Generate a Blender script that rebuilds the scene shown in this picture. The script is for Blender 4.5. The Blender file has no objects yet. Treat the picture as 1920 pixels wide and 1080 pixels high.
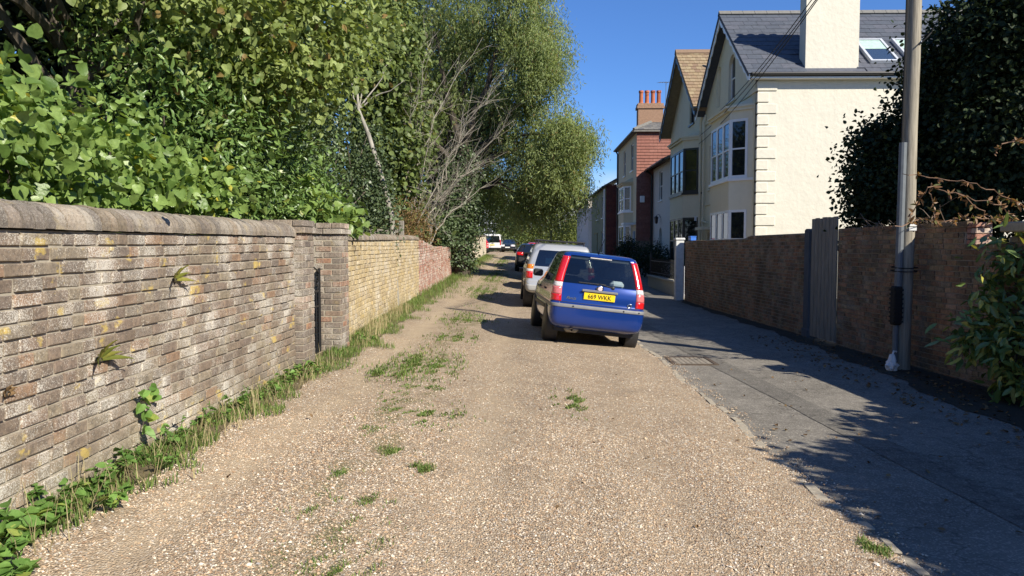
import bpy, bmesh, math, random
import numpy as np
from mathutils import Vector, Matrix

random.seed(7)
rng = np.random.default_rng(11)
SC = bpy.context.scene
COL = SC.collection
PI = math.pi
R = math.radians

# ------------------------------------------------------------------ camera
F_PX = 1390.0
CAM_H = 1.55
PITCH = math.atan(75.0 / F_PX)
YAW = 0.018
cam_d = bpy.data.cameras.new('camera')
cam_d.sensor_width = 36.0
cam_d.lens = 36.0 * F_PX / 1920.0
cam_d.clip_start = 0.05
cam_d.clip_end = 4000
cam = bpy.data.objects.new('camera', cam_d)
COL.objects.link(cam)
cam.location = (0, 0, CAM_H)
cam.rotation_euler = (PI / 2 - PITCH, 0, YAW)
SC.camera = cam
CAM_M = Matrix.Translation((0, 0, CAM_H)) @ cam.rotation_euler.to_matrix().to_4x4()
CAM_I = CAM_M.inverted()

# ------------------------------------------------------------------ sky, sun, exposure
SUN = Vector((1.05, -1.0, 1.0)).normalized()          # direction towards the sun
sun_el = math.asin(SUN.z)
sun_az = math.atan2(SUN.x, SUN.y)                     # clockwise from +Y
W = bpy.data.worlds.new('World')
SC.world = W
W.use_nodes = True
wn = W.node_tree.nodes
wl = W.node_tree.links
wn.clear()
w_out = wn.new('ShaderNodeOutputWorld')
w_bg = wn.new('ShaderNodeBackground')
w_bg.inputs['Strength'].default_value = 0.062
w_sky = wn.new('ShaderNodeTexSky')
w_sky.sky_type = 'NISHITA'
w_sky.sun_disc = False
w_sky.sun_elevation = sun_el
w_sky.sun_rotation = sun_az
w_sky.altitude = 0
w_sky.air_density = 1.0
w_sky.dust_density = 0.15
w_sky.ozone_density = 4.0
# low fair-weather clouds all round the horizon
w_tc = wn.new('ShaderNodeTexCoord')
w_map = wn.new('ShaderNodeMapping')
w_map.inputs['Scale'].default_value = (3.0, 3.0, 9.0)
w_noi = wn.new('ShaderNodeTexNoise')
w_noi.inputs['Scale'].default_value = 2.2
w_noi.inputs['Detail'].default_value = 7
w_rmp = wn.new('ShaderNodeValToRGB')
w_rmp.color_ramp.elements[0].position = 0.40
w_rmp.color_ramp.elements[1].position = 0.54
w_sep = wn.new('ShaderNodeSeparateXYZ')
w_el = wn.new('ShaderNodeMapRange')
w_el.inputs['From Min'].default_value = 0.105
w_el.inputs['From Max'].default_value = 0.055
w_mul = wn.new('ShaderNodeMath'); w_mul.operation = 'MULTIPLY'
w_mix = wn.new('ShaderNodeMix'); w_mix.data_type = 'RGBA'
w_mix.inputs[7].default_value = (9.5, 9.8, 10.5, 1)
wl.new(w_tc.outputs['Generated'], w_map.inputs['Vector'])
wl.new(w_map.outputs['Vector'], w_noi.inputs['Vector'])
wl.new(w_noi.outputs['Fac'], w_rmp.inputs['Fac'])
wl.new(w_tc.outputs['Generated'], w_sep.inputs[0])
wl.new(w_sep.outputs['Z'], w_el.inputs['Value'])
wl.new(w_rmp.outputs['Color'], w_mul.inputs[0])
wl.new(w_el.outputs['Result'], w_mul.inputs[1])
wl.new(w_mul.outputs[0], w_mix.inputs[0])
w_tint = wn.new('ShaderNodeMix'); w_tint.data_type = 'RGBA'; w_tint.blend_type = 'MULTIPLY'
w_tint.inputs[0].default_value = 1.0
w_tint.inputs[7].default_value = (0.72, 1.05, 1.55, 1)
wl.new(w_sky.outputs['Color'], w_tint.inputs[6])
wl.new(w_tint.outputs[2], w_mix.inputs[6])
wl.new(w_mix.outputs[2], w_bg.inputs['Color'])
wl.new(w_bg.outputs[0], w_out.inputs[0])

sun_d = bpy.data.lights.new('sun', 'SUN')
sun_d.energy = 5.0
sun_d.angle = R(0.53)
sun_d.color = (1.0, 0.93, 0.80)
sun_o = bpy.data.objects.new('sun', sun_d)
COL.objects.link(sun_o)
sun_o.location = SUN * 60
sun_o.rotation_euler = SUN.to_track_quat('Z', 'Y').to_euler()

SC.view_settings.view_transform = 'Standard'
SC.view_settings.look = 'None'
SC.view_settings.exposure = 0.74
SC.view_settings.gamma = 1.0
SC.view_settings.use_curve_mapping = False
SC.render.engine = 'CYCLES'
cy = SC.cycles
cy.max_bounces = 6
cy.diffuse_bounces = 3
cy.glossy_bounces = 3
cy.transmission_bounces = 4
cy.transparent_max_bounces = 10
cy.caustics_reflective = False
cy.caustics_refractive = False
cy.use_denoising = True

# ------------------------------------------------------------------ pixel <-> world
def ray(u, v):
    d = Vector(((u - 960) / F_PX, -(v - 540) / F_PX, -1.0))
    return (CAM_M.to_3x3() @ d)
def at_y(u, v, y):
    d = ray(u, v)
    t = y / d.y
    return Vector((d.x * t, y, CAM_H + d.z * t))
def proj(p):
    q = CAM_I @ Vector(p)
    if q.z > -0.05:
        return None
    return (960 + F_PX * q.x / -q.z, 540 - F_PX * q.y / -q.z, -q.z)
GY = [-400, 0, 15, 22, 33, 44, 60, 82, 130, 600]
GZ = [0, 0, 0, .02, .19, .43, .76, .97, 1.15, 1.15]
GX = [-400, -3.2, -2.6, -1.0, 0.0, 0.5, 1.3, 2.0, 2.3, 5.6, 9, 400]
GC = [.2, .18, .15, .05, 0, -.025, -.10, -.17, -.19, -.21, -.15, -.1]
def gz(x, y):
    return float(np.interp(y, GY, GZ) + np.interp(x, GX, GC))
def gzn(x, y):
    return np.interp(y, GY, GZ) + np.interp(x, GX, GC)
def at_ground(u, v):
    d = ray(u, v)
    t = 1.0
    lo, hi = 0.5, 300.0
    for _ in range(50):
        m = (lo + hi) / 2
        if CAM_H + d.z * m > gz(d.x * m, d.y * m): lo = m
        else: hi = m
    return Vector((d.x * lo, d.y * lo, CAM_H + d.z * lo))

# ------------------------------------------------------------------ objects
WM = {}
def world_of(o):
    return WM.get(o.name, Matrix.Identity(4))
def link(o, parent=None, local=False):
    COL.objects.link(o)
    if parent is not None:
        o.parent = parent
        if not local:
            o.matrix_parent_inverse = world_of(parent).inverted()
    return o
def tag(o, label=None, cat=None, group=None, kind=None):
    if label: o['label'] = label
    if cat: o['category'] = cat
    if group: o['group'] = group
    if kind: o['kind'] = kind
    return o
def thing(name, loc, label, cat, group=None, rot=(0, 0, 0)):
    o = bpy.data.objects.new(name, None)
    o.empty_display_size = 0.2
    o.location = loc
    o.rotation_euler = rot
    COL.objects.link(o)
    WM[o.name] = o.matrix_basis.copy() if False else (Matrix.Translation(Vector(loc)) @ o.rotation_euler.to_matrix().to_4x4())
    return tag(o, label, cat, group)

def mesh_data(name, verts, faces, mat=None, smooth=False):
    me = bpy.data.meshes.new(name)
    me.from_pydata([tuple(v) for v in verts], [], faces)
    if mat: me.materials.append(mat)
    if smooth:
        me.polygons.foreach_set('use_smooth', [True] * len(me.polygons))
    me.update()
    return me
def obj(name, me, parent=None, local=False):
    return link(bpy.data.objects.new(name, me), parent, local)

def tri_data(name, V, Fc, mat=None, rnd=None, smooth=False):
    """fast mesh from numpy arrays, every face with the same corner count"""
    V = np.asarray(V, dtype=np.float32).reshape(-1, 3)
    Fc = np.asarray(Fc, dtype=np.int32)
    m, k = Fc.shape
    me = bpy.data.meshes.new(name)
    me.vertices.add(len(V))
    me.vertices.foreach_set('co', V.ravel())
    me.loops.add(m * k)
    me.loops.foreach_set('vertex_index', Fc.ravel())
    me.polygons.add(m)
    me.polygons.foreach_set('loop_start', np.arange(0, m * k, k, dtype=np.int32))
    me.polygons.foreach_set('loop_total', np.full(m, k, dtype=np.int32))
    me.polygons.foreach_set('use_smooth', np.full(m, bool(smooth)))
    if rnd is not None:
        a = me.attributes.new('rnd', 'FLOAT', 'FACE')
        a.data.foreach_set('value', np.asarray(rnd, dtype=np.float32))
    if mat: me.materials.append(mat)
    me.update(calc_edges=True)
    return me

class MB:
    def __init__(s, T=None):
        s.v = []; s.f = []; s.T = T
    def add(s, vs, fs):
        b = len(s.v)
        s.v += [s.T(*v) if s.T else tuple(v) for v in vs]
        s.f += [tuple(b + i for i in f) for f in fs]
        return s
    def box(s, x0, x1, y0, y1, z0, z1):
        return s.add([(x0,y0,z0),(x1,y0,z0),(x1,y1,z0),(x0,y1,z0),(x0,y0,z1),(x1,y0,z1),(x1,y1,z1),(x0,y1,z1)],
                     [(0,3,2,1),(4,5,6,7),(0,1,5,4),(1,2,6,5),(2,3,7,6),(3,0,4,7)])
    def cham(s, x0, x1, y0, y1, z0, z1, c):
        """box with all edges chamfered"""
        v = []
        for ax in range(3):
            for sx in (0, 1):
                for sy in (0, 1):
                    for sz in (0, 1):
                        p = [(x0, x1)[sx], (y0, y1)[sy], (z0, z1)[sz]]
                        for k, sg in enumerate((sx, sy, sz)):
                            if k != ax: p[k] += c * (1 - 2 * sg)
                        v.append(tuple(p))
        bm = bmesh.new()
        for p in v: bm.verts.new(p)
        r = bmesh.ops.convex_hull(bm, input=bm.verts[:])
        bmesh.ops.dissolve_limit(bm, angle_limit=0.02, verts=bm.verts[:], edges=bm.edges[:])
        bm.verts.index_update()
        vs = [tuple(q.co) for q in bm.verts]; fs = [tuple(q.index for q in f.verts) for f in bm.faces]
        bm.free()
        return s.add(vs, fs)
    def tube(s, pts, rad, seg=8, cap=True):
        pts = [Vector(p) for p in pts]
        if not hasattr(rad, '__len__'): rad = [rad] * len(pts)
        vs = []; fs = []
        n = len(pts)
        prev = None
        for i, p in enumerate(pts):
            d = (pts[min(i+1, n-1)] - pts[max(i-1, 0)])
            if d.length < 1e-9: d = Vector((0,0,1))
            d.normalize()
            if prev is None:
                a = d.orthogonal().normalized()
            else:
                a = (prev - d * prev.dot(d))
                a = a.normalized() if a.length > 1e-6 else d.orthogonal().normalized()
            prev = a
            b = d.cross(a)
            for k in range(seg):
                t = 2 * PI * k / seg
                vs.append(tuple(p + (a * math.cos(t) + b * math.sin(t)) * rad[i]))
        for i in range(n - 1):
            for k in range(seg):
                k2 = (k + 1) % seg
                fs.append((i*seg+k, i*seg+k2, (i+1)*seg+k2, (i+1)*seg+k))
        if cap:
            fs.append(tuple(range(seg))[::-1]); fs.append(tuple((n-1)*seg + k for k in range(seg)))
        return s.add(vs, fs)
    def lathe(s, prof, c=(0,0,0), axis='z', seg=24):
        vs = []; fs = []
        for (r, h) in prof:
            for k in range(seg):
                t = 2 * PI * k / seg
                a, b = r * math.cos(t), r * math.sin(t)
                p = (a, b, h) if axis == 'z' else ((h, a, b) if axis == 'x' else (b, h, a))
                vs.append((p[0]+c[0], p[1]+c[1], p[2]+c[2]))
        for i in range(len(prof)-1):
            for k in range(seg):
                k2 = (k+1) % seg
                fs.append((i*seg+k, i*seg+k2, (i+1)*seg+k2, (i+1)*seg+k))
        return s.add(vs, fs)
    def prism(s, poly, d0, d1, fn):
        """poly of (a,b) extruded from d0 to d1; fn(a,b,d) -> point"""
        n = len(poly)
        vs = [fn(a, b, d0) for a, b in poly] + [fn(a, b, d1) for a, b in poly]
        fs = [tuple(range(n))[::-1], tuple(range(n, 2*n))] + [(i, (i+1) % n, n+(i+1) % n, n+i) for i in range(n)]
        return s.add(vs, fs)
    def build(s, name, mat, parent=None, smooth=False, local=False, fix=True):
        me = mesh_data(name, s.v, s.f, mat, smooth)
        if fix:
            bm = bmesh.new(); bm.from_mesh(me)
            bmesh.ops.recalc_face_normals(bm, faces=bm.faces)
            bm.to_mesh(me); bm.free()
        return obj(name, me, parent, local)
def auto_smooth(o, ang=35):
    me = o.data
    bm = bmesh.new(); bm.from_mesh(me)
    for f in bm.faces: f.smooth = True
    for e in bm.edges:
        if len(e.link_faces) == 2 and e.calc_face_angle(0) > R(ang): e.smooth = False
    bm.to_mesh(me); bm.free()
    return o
def panel(name, outline, holes, fn, thick, mat, parent):
    """flat wall of 2D outline with openings; fn(a,b,d) -> world, d=0 outside face, d=thick inside"""
    bm = bmesh.new()
    for loop in [outline] + holes:
        vs = [bm.verts.new((a, b, 0)) for a, b in loop]
        for i in range(len(vs)): bm.edges.new((vs[i], vs[(i+1) % len(vs)]))
    bmesh.ops.triangle_fill(bm, edges=bm.edges[:], use_beauty=True, use_dissolve=False)
    fs = bm.faces[:]
    r = bmesh.ops.extrude_face_region(bm, geom=fs)
    for q in r['geom']:
        if isinstance(q, bmesh.types.BMVert): q.co.z = thick
    for q in bm.verts: q.co = Vector(fn(q.co.x, q.co.y, q.co.z))
    bmesh.ops.recalc_face_normals(bm, faces=bm.faces)
    me = bpy.data.meshes.new(name); bm.to_mesh(me); bm.free()
    me.materials.append(mat)
    return obj(name, me, parent)
def rect(a0, a1, b0, b1): return [(a0, b0), (a1, b0), (a1, b1), (a0, b1)]
def arch(a0, a1, b0, b1, n=8):
    r = (a1 - a0) / 2; c = (a0 + a1) / 2
    return [(a0, b0), (a1, b0)] + [(c + r * math.cos(PI * k / n), b1 - r + r * math.sin(PI * k / n)) for k in range(n + 1)]

# ------------------------------------------------------------------ materials
class NT:
    def __init__(s, name):
        s.m = bpy.data.materials.new(name)
        s.m.use_nodes = True
        s.t = s.m.node_tree
        s.b = s.t.nodes['Principled BSDF']
        s.out = s.t.nodes['Material Output']
    def n(s, typ, props=None, **ins):
        nd = s.t.nodes.new('ShaderNode' + typ)
        for k, v in (props or {}).items(): setattr(nd, k, v)
        for k, v in ins.items():
            key = int(k[1:]) if k[0] == '_' else k.replace('_', ' ')
            s.set(nd.inputs[key], v)
        return nd
    def set(s, sock, v):
        if isinstance(v, bpy.types.NodeSocket): s.t.links.new(v, sock)
        elif isinstance(v, bpy.types.Node): s.t.links.new(v.outputs[0], sock)
        else:
            if sock.type == 'RGBA' and len(v) == 3: v = (*v, 1)
            sock.default_value = v
    def pos(s, scale=(1, 1, 1)):
        g = s.n('NewGeometry')
        mp = s.n('Mapping', Vector=g.outputs['Position'], Scale=scale)
        return mp.outputs[0]
    def noise(s, scale, detail=4, vec=None, rough=.55):
        return s.n('TexNoise', Vector=vec if vec is not None else s.pos(), Scale=scale, Detail=detail, Roughness=rough).outputs['Fac']
    def ramp(s, fac, stops, const=False):
        nd = s.n('ValToRGB', Fac=fac)
        cr = nd.color_ramp
        if const: cr.interpolation = 'CONSTANT'
        while len(cr.elements) < len(stops): cr.elements.new(0.5)
        for e, (p, c) in zip(cr.elements, stops):
            e.position = p
            e.color = (c, c, c, 1) if not hasattr(c, '__len__') else (*c, 1)
        return nd.outputs[0]
    def mix(s, fac, a, b, mode='MIX'):
        nd = s.n('Mix', dict(data_type='RGBA', blend_type=mode))
        s.set(nd.inputs[0], fac); s.set(nd.inputs[6], a); s.set(nd.inputs[7], b)
        return nd.outputs[2]
    def math(s, op, a, b=0.0, clamp=False):
        nd = s.n('Math', dict(operation=op, use_clamp=clamp))
        s.set(nd.inputs[0], a); s.set(nd.inputs[1], b)
        return nd.outputs[0]
    def rnd(s):
        a = s.n('Attribute', dict(attribute_name='rnd')).outputs['Fac']
        o = s.n('ObjectInfo').outputs['Random']
        return s.math('FRACT', s.math('ADD', a, o))
    def bump(s, h, strength=.3, dist=.01):
        b = s.n('Bump', Height=h, Strength=strength, Distance=dist)
        s.t.links.new(b.outputs[0], s.b.inputs['Normal'])
    def base(s, col, rough=.8, spec=.3, metal=0.0):
        s.set(s.b.inputs['Base Color'], col)
        s.set(s.b.inputs['Roughness'], rough)
        s.set(s.b.inputs['Specular IOR Level'], spec)
        s.set(s.b.inputs['Metallic'], metal)
        return s.m
MATS = {}
def plain(name, col, rough=.6, spec=.4, metal=0.0, var=.12, scale=9.0, coat=0.0):
    if name in MATS: return MATS[name]
    t = NT(name)
    n = t.noise(scale, 5)
    lo = tuple(c * (1 - var) for c in col); hi = tuple(min(1, c * (1 + var)) for c in col)
    t.base(t.ramp(n, [(.3, lo), (.7, hi)]), rough, spec, metal)
    if coat: t.set(t.b.inputs['Coat Weight'], coat); t.set(t.b.inputs['Coat Roughness'], .04)
    MATS[name] = t.m
    return t.m
def brick_mat(name, cols, white=.3, yellow=.1, dark=.3, bumps=.7, low=None, patch=0.0, lich=(.62,.585,.51)):
    t = NT(name)
    r = t.rnd()
    n = len(cols)
    c = t.ramp(r, [((i + .5) / n, q) for i, q in enumerate(cols)])
    big = t.noise(1.6, 3)
    mid = t.noise(14, 5)
    mot = t.noise(42, 4, rough=.65)
    fine = t.noise(120, 5, rough=.75)
    c = t.mix(t.ramp(mid, [(.35, 0.0), (.75, dark)]), c, (.05, .042, .035))
    c = t.mix(t.ramp(mot, [(.42, 0.0), (.70, .55)]), c, t.mix(1.0, c, (1.75, 1.7, 1.55), 'MULTIPLY'))
    c = t.mix(t.ramp(mot, [(.28, .5), (.46, 0.0)]), c, (.06, .05, .04))
    if patch: c = t.mix(t.ramp(t.noise(.9, 5), [(.42, 0.0), (.66, patch)]), c, (.055, .05, .035))
    if low is not None:     # paler lime-stained courses near the ground
        zz = t.n('SeparateXYZ', Vector=t.pos()).outputs['Z']
        lf = t.math('ADD', t.math('MULTIPLY', zz, -1.0), t.math('MULTIPLY', t.noise(1.3, 4), 1.2))
        c = t.mix(t.math('MULTIPLY', t.ramp(lf, [(.0, 0.0), (.45, 1.0)]), .4), c, low)
    # yellow lichen in patches
    yn = t.noise(5.5, 5, t.pos((1, 1.0, 1.4)))
    yf = t.ramp(yn, [(.61, 0.0), (.66, 1.0)])
    c = t.mix(t.math('MULTIPLY', yf, yellow), c, (.46, .34, .10))
    # white crusts of lichen and lime
    wv = t.math('ADD', t.math('MULTIPLY', fine, .80), t.math('MULTIPLY', t.noise(2.6, 3), .42))
    wv = t.math('ADD', wv, t.math('MULTIPLY', t.math('SUBTRACT', t.math('FRACT', t.math('MULTIPLY', r, 7.31)), .5), .06))
    wf = t.ramp(wv, [(.63, 0.0), (.70, 1.0)])
    c = t.mix(t.math('MULTIPLY', wf, white), c, lich)
    t.bump(t.math('ADD', t.math('MULTIPLY', fine, .6), mid), bumps, .006)
    MATS[name] = t.base(c, .92, .15)
    return t.m
def leaf_mat(name, c1, c2, c3=None, p3=.06, rough=.45, spec=.4, trans=.3, back=1.25):
    t = NT(name)
    r = t.rnd()
    stops = [(0, c1), (.8 - p3, c2)]
    if c3 is not None: stops += [(1 - p3, c2), (1 - p3 + .01, c3)]
    c = t.ramp(r, stops)
    n = t.noise(2.2, 2)
    c = t.mix(t.ramp(n, [(.35, 0.0), (.7, .35)]), c, tuple(q * .62 for q in c1))
    vn = t.noise(38, 3)
    c = t.mix(t.ramp(vn, [(.35, .35), (.65, 0.0)]), c, tuple(q * .6 for q in c1))
    t.bump(vn, .35, .01)
    t.base(c, rough, spec)
    tr = t.n('BsdfTranslucent')
    t.set(tr.inputs['Color'], t.mix(1.0, c, (back, back * .98, back * .5), 'MULTIPLY'))
    mx = t.n('MixShader')
    t.set(mx.inputs[0], trans)
    t.t.links.new(t.b.outputs[0], mx.inputs[1]); t.t.links.new(tr.outputs[0], mx.inputs[2])
    t.t.links.new(mx.outputs[0], t.out.inputs['Surface'])
    MATS[name] = t.m
    return t.m
def glass_mat(name, tint, refl=.25, opaque=0.0, base=(.02,.025,.03)):
    t = NT(name)
    gl = t.n('BsdfGlossy', Roughness=.03, Color=(.9, .95, 1))
    tr = t.n('BsdfTransparent', Color=tint)
    df = t.n('BsdfDiffuse', Color=base)
    m0 = t.n('MixShader'); t.set(m0.inputs[0], opaque)
    t.t.links.new(tr.outputs[0], m0.inputs[1]); t.t.links.new(df.outputs[0], m0.inputs[2])
    fr = t.n('Fresnel', IOR=1.5)
    f = t.math('ADD', t.math('MULTIPLY', fr.outputs[0], .9), refl, True)
    m1 = t.n('MixShader'); t.set(m1.inputs[0], f)
    t.t.links.new(m0.outputs[0], m1.inputs[1]); t.t.links.new(gl.outputs[0], m1.inputs[2])
    t.t.links.new(m1.outputs[0], t.out.inputs['Surface'])
    MATS[name] = t.m
    return t.m

M_old = brick_mat('weathered brown brick', [(.175,.135,.105), (.205,.16,.12), (.16,.13,.108), (.215,.155,.115), (.19,.158,.128), (.235,.195,.14), (.21,.165,.125), (.18,.14,.11), (.25,.165,.11)], white=.8, yellow=.8, dark=.4, low=(.36,.31,.215))
M_cope = brick_mat('coping brick', [(.20,.165,.135), (.13,.112,.095), (.26,.22,.175), (.165,.135,.10), (.235,.185,.135)], white=.28, yellow=.15, dark=.4)
M_pier = brick_mat('pier brick', [(.17,.135,.11), (.22,.18,.145), (.13,.108,.095), (.25,.21,.17), (.19,.15,.12), (.21,.17,.14), (.155,.13,.11), (.20,.165,.13), (.27,.155,.105)], white=.6, yellow=.15, dark=.4)
M_buff = brick_mat('buff brick', [(.45,.36,.21), (.37,.29,.175), (.50,.40,.235), (.33,.26,.165), (.43,.33,.17)], white=.6, yellow=.5, dark=.35)
M_redb = brick_mat('washed red brick', [(.30,.14,.10), (.36,.19,.14), (.42,.33,.27), (.28,.15,.12)], white=.75, yellow=0.0, dark=.25)
M_right = brick_mat('dark red brick', [(.28,.155,.09), (.33,.17,.10), (.22,.14,.09), (.37,.20,.115), (.32,.235,.14), (.15,.10,.07), (.20,.15,.10)], white=.4, yellow=.2, dark=.65, lich=(.45,.40,.32), patch=.55)
M_farw = brick_mat('pale rendered wall', [(.50,.44,.34), (.46,.41,.33)], white=.5, yellow=.3, dark=.2)
def mortar_mat(name, col):
    t = NT(name)
    n = t.noise(30, 5)
    t.bump(n, .6, .006)
    MATS[name] = t.base(t.ramp(n, [(.3, tuple(c*.7 for c in col)), (.7, col)]), .95, .1)
    return t.m
M_mort = mortar_mat('lime mortar', (.39, .345, .27))
M_mortb = mortar_mat('buff mortar', (.50, .43, .28))
M_mortr = mortar_mat('dark mortar', (.30, .26, .21))

def gravel_mat(name):
    t = NT(name)
    p = t.pos()
    vo = t.n('TexVoronoi', Vector=p, Scale=85.0)
    cell = t.n('SeparateColor', Color=vo.outputs['Color']).outputs[0]
    c = t.ramp(cell, [(0, (.15,.105,.07)), (.2, (.30,.22,.145)), (.42, (.42,.33,.225)), (.62, (.38,.26,.16)), (.8, (.53,.44,.325)), (1, (.66,.60,.50))])
    d = t.ramp(vo.outputs['Distance'], [(.0, 1.12), (.6, .72)])
    c = t.mix(1.0, c, d, 'MULTIPLY')
    big = t.noise(.55, 4, t.pos((1.6, .5, 1)))
    c = t.mix(t.ramp(big, [(.38, 0.0), (.7, .42)]), c, (.43, .335, .225))
    sm = t.noise(2.4, 5)
    c = t.mix(t.ramp(sm, [(.50, 0.0), (.75, .6)]), c, (.20, .15, .105))
    # compacted sandy wheel tracks and a mossy crown between them
    xs = t.n('SeparateXYZ', Vector=p).outputs['X']
    wv = t.math('MULTIPLY', t.math('SUBTRACT', t.noise(.6, 4), .5), .9)
    xw = t.math('ADD', xs, wv)
    brk = t.noise(3.5, 5)
    for (cx_, wd_, col_, am_) in ((-1.85, .30, (.44, .345, .23), .6), (-.35, .32, (.43, .335, .225), .5), (.95, .22, (.33, .25, .165), .4), (-1.15, .26, (.16, .14, .07), .75)):
        dd = t.math('DIVIDE', t.math('ABSOLUTE', t.math('SUBTRACT', xw, cx_)), wd_)
        fm = t.math('MULTIPLY', t.ramp(dd, [(.2, 1.0), (1.0, 0.0)]), t.ramp(brk, [(.45, 0.0), (.62, am_)] if cx_ == -1.15 else [(.3, am_ * .3), (.6, am_)]))
        c = t.mix(fm, c, col_)
    h = t.math('SUBTRACT', 1.0, vo.outputs['Distance'])
    h = t.math('ADD', h, t.math('MULTIPLY', t.noise(18, 4), .8))
    t.bump(h, .8, .012)
    MATS[name] = t.base(c, .9, .2)
    return t.m
M_gravel = gravel_mat('gravel')
def pebble_mat():
    t = NT('pebble')
    r = t.rnd()
    c = t.ramp(r, [(0, (.17,.11,.075)), (.15, (.34,.22,.13)), (.35, (.45,.345,.225)), (.55, (.39,.26,.155)), (.72, (.54,.44,.315)), (.9, (.68,.60,.49)), (1, (.26,.24,.23))])
    return t.base(c, .75, .3)
M_pebble = pebble_mat()
def asphalt_mat(name, a, b):
    t = NT(name)
    f = t.noise(160, 3, rough=.7)
    c = t.ramp(f, [(.35, a), (.68, b)])
    bg = t.noise(1.1, 5)
    c = t.mix(t.ramp(bg, [(.4, 0.0), (.7, .4)]), c, tuple(q * 1.5 for q in b))
    ag = t.n('TexVoronoi', Vector=t.pos(), Scale=95.0)
    c = t.mix(t.ramp(t.n('SeparateColor', Color=ag.outputs['Color']).outputs[0], [(.72, 0.0), (.9, .5)]), c, tuple(min(1, q * 2.2) for q in b))
    c = t.mix(t.ramp(t.noise(7, 6, rough=.7), [(.40, .0), (.70, .45)]), c, tuple(q * .55 for q in a))
    ck = t.n('TexVoronoi', dict(feature='DISTANCE_TO_EDGE'), Vector=t.n('VectorMath', dict(operation='ADD'), _0=t.pos(), _1=t.n('TexNoise', Vector=t.pos(), Scale=3.0, Detail=4.0).outputs['Color']).outputs[0], Scale=.55)
    c = t.mix(t.ramp(ck.outputs['Distance'], [(.003, .45), (.010, 0.0)]), c, tuple(q * .3 for q in a))
    t.bump(f, .5, .006)
    MATS[name] = t.base(c, .9, .25)
    return t.m
M_asph = asphalt_mat('old asphalt', (.118, .106, .089), (.205, .187, .158))
M_patch = asphalt_mat('trench asphalt', (.092, .084, .072), (.15, .138, .118))
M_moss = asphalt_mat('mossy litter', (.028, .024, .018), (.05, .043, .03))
def earth():
    t = NT('earth')
    n = t.noise(3, 6)
    t.bump(t.noise(25, 4), .6, .03)
    return t.base(t.ramp(n, [(.3, (.07,.055,.03)), (.55, (.10,.09,.045)), (.75, (.06,.08,.03))]), .95, .1)
M_earth = earth()
def stucco(name, col, var=.06, scale=7.0, st=.35, dist=.02):
    t = NT(name)
    n = t.noise(scale, 6)
    g = t.noise(1.0, 6, t.pos((2.2, 2.2, .22)), .65)
    c = t.ramp(n, [(.3, tuple(q * (1 - var) for q in col)), (.7, col)])
    c = t.mix(t.ramp(g, [(.4, 0.0), (.75, .25)]), c, tuple(q * .8 for q in col))
    t.bump(t.math('ADD', n, t.math('MULTIPLY', t.noise(2.1, 3), 1.6)), st, dist)
    MATS[name] = t.base(c, .85, .25)
    return t.m
M_cream = stucco('cream masonry paint', (.62, .585, .485), st=.34, dist=.035)
M_creamf = stucco('smooth cream paint', (.74, .675, .50), st=.12, dist=.01)
M_buffp = stucco('buff painted render', (.54, .48, .32), st=.1, dist=.01)
M_greyp = stucco('grey render', (.50, .49, .44), st=.1, dist=.01)
M_olive = stucco('olive render', (.22, .22, .13), st=.1, dist=.01)
M_pale = stucco('pale pink render', (.62, .56, .50), st=.1, dist=.01)
def tiles(name, cols, white=0.0):
    t = NT(name)
    r = t.rnd(); n = len(cols)
    c = t.ramp(r, [((i + .5) / n, q) for i, q in enumerate(cols)])
    m = t.noise(9, 5)
    c = t.mix(t.ramp(m, [(.4, 0.0), (.75, .5)]), c, tuple(q * .5 for q in cols[0]))
    t.bump(m, .3, .01)
    MATS[name] = t.base(c, .8, .3)
    return t.m
M_slate = tiles('blue grey slate', [(.075,.085,.105), (.085,.095,.115), (.07,.08,.10), (.095,.10,.12)])
M_oslate = tiles('old slate', [(.15,.145,.14), (.20,.19,.17), (.12,.12,.12)])
M_ytile = tiles('lichened clay tile', [(.29,.215,.125), (.26,.18,.11), (.32,.25,.15), (.22,.145,.095)])
M_rtile = tiles('red hung tile', [(.25,.105,.08), (.27,.115,.085), (.235,.098,.075), (.28,.125,.095)])
M_white = plain('white gloss paint', (.78, .78, .76), .4, .4, var=.04)
M_black = plain('black iron', (.015, .015, .016), .45, .5)
M_dframe = plain('dark grey window paint', (.03, .035, .04), .4, .5)
M_pane = glass_mat('window glass', (.3, .3, .3), .02, .85, (.015, .018, .02))
M_terra = plain('terracotta', (.36, .12, .06), .8, .2)
M_lead = plain('lead', (.25, .25, .25), .6, .4)
def wood_mat(name, col, axis=2, grain=14):
    t = NT(name)
    sc = [grain, grain, grain]; sc[axis] = .8
    n = t.noise(3.0, 6, t.pos(tuple(sc)), .65)
    m = t.noise(1.2, 3)
    c = t.ramp(n, [(.3, tuple(q * .5 for q in col)), (.55, col), (.8, tuple(min(1, q * 1.25) for q in col))])
    c = t.mix(t.ramp(m, [(.4, 0.0), (.7, .3)]), c, tuple(q * .6 for q in col))
    t.bump(n, .5, .008)
    MATS[name] = t.base(c, .85, .2)
    return t.m
M_pole = wood_mat('weathered pole wood', (.30, .27, .215))
M_plank = wood_mat('grey oak boards', (.27, .245, .205))
M_dpost = wood_mat('slate grey painted wood', (.10, .11, .125))
M_galv = plain('galvanised steel', (.125, .14, .155), .6, .3, .1)
M_rubber = plain('black rubber', (.012, .012, .012), .8, .3)
M_bag = plain('white plastic bag', (.7, .7, .7), .4, .5)
M_blue = plain('blue bin plastic', (.04, .16, .55), .5, .4)
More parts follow.
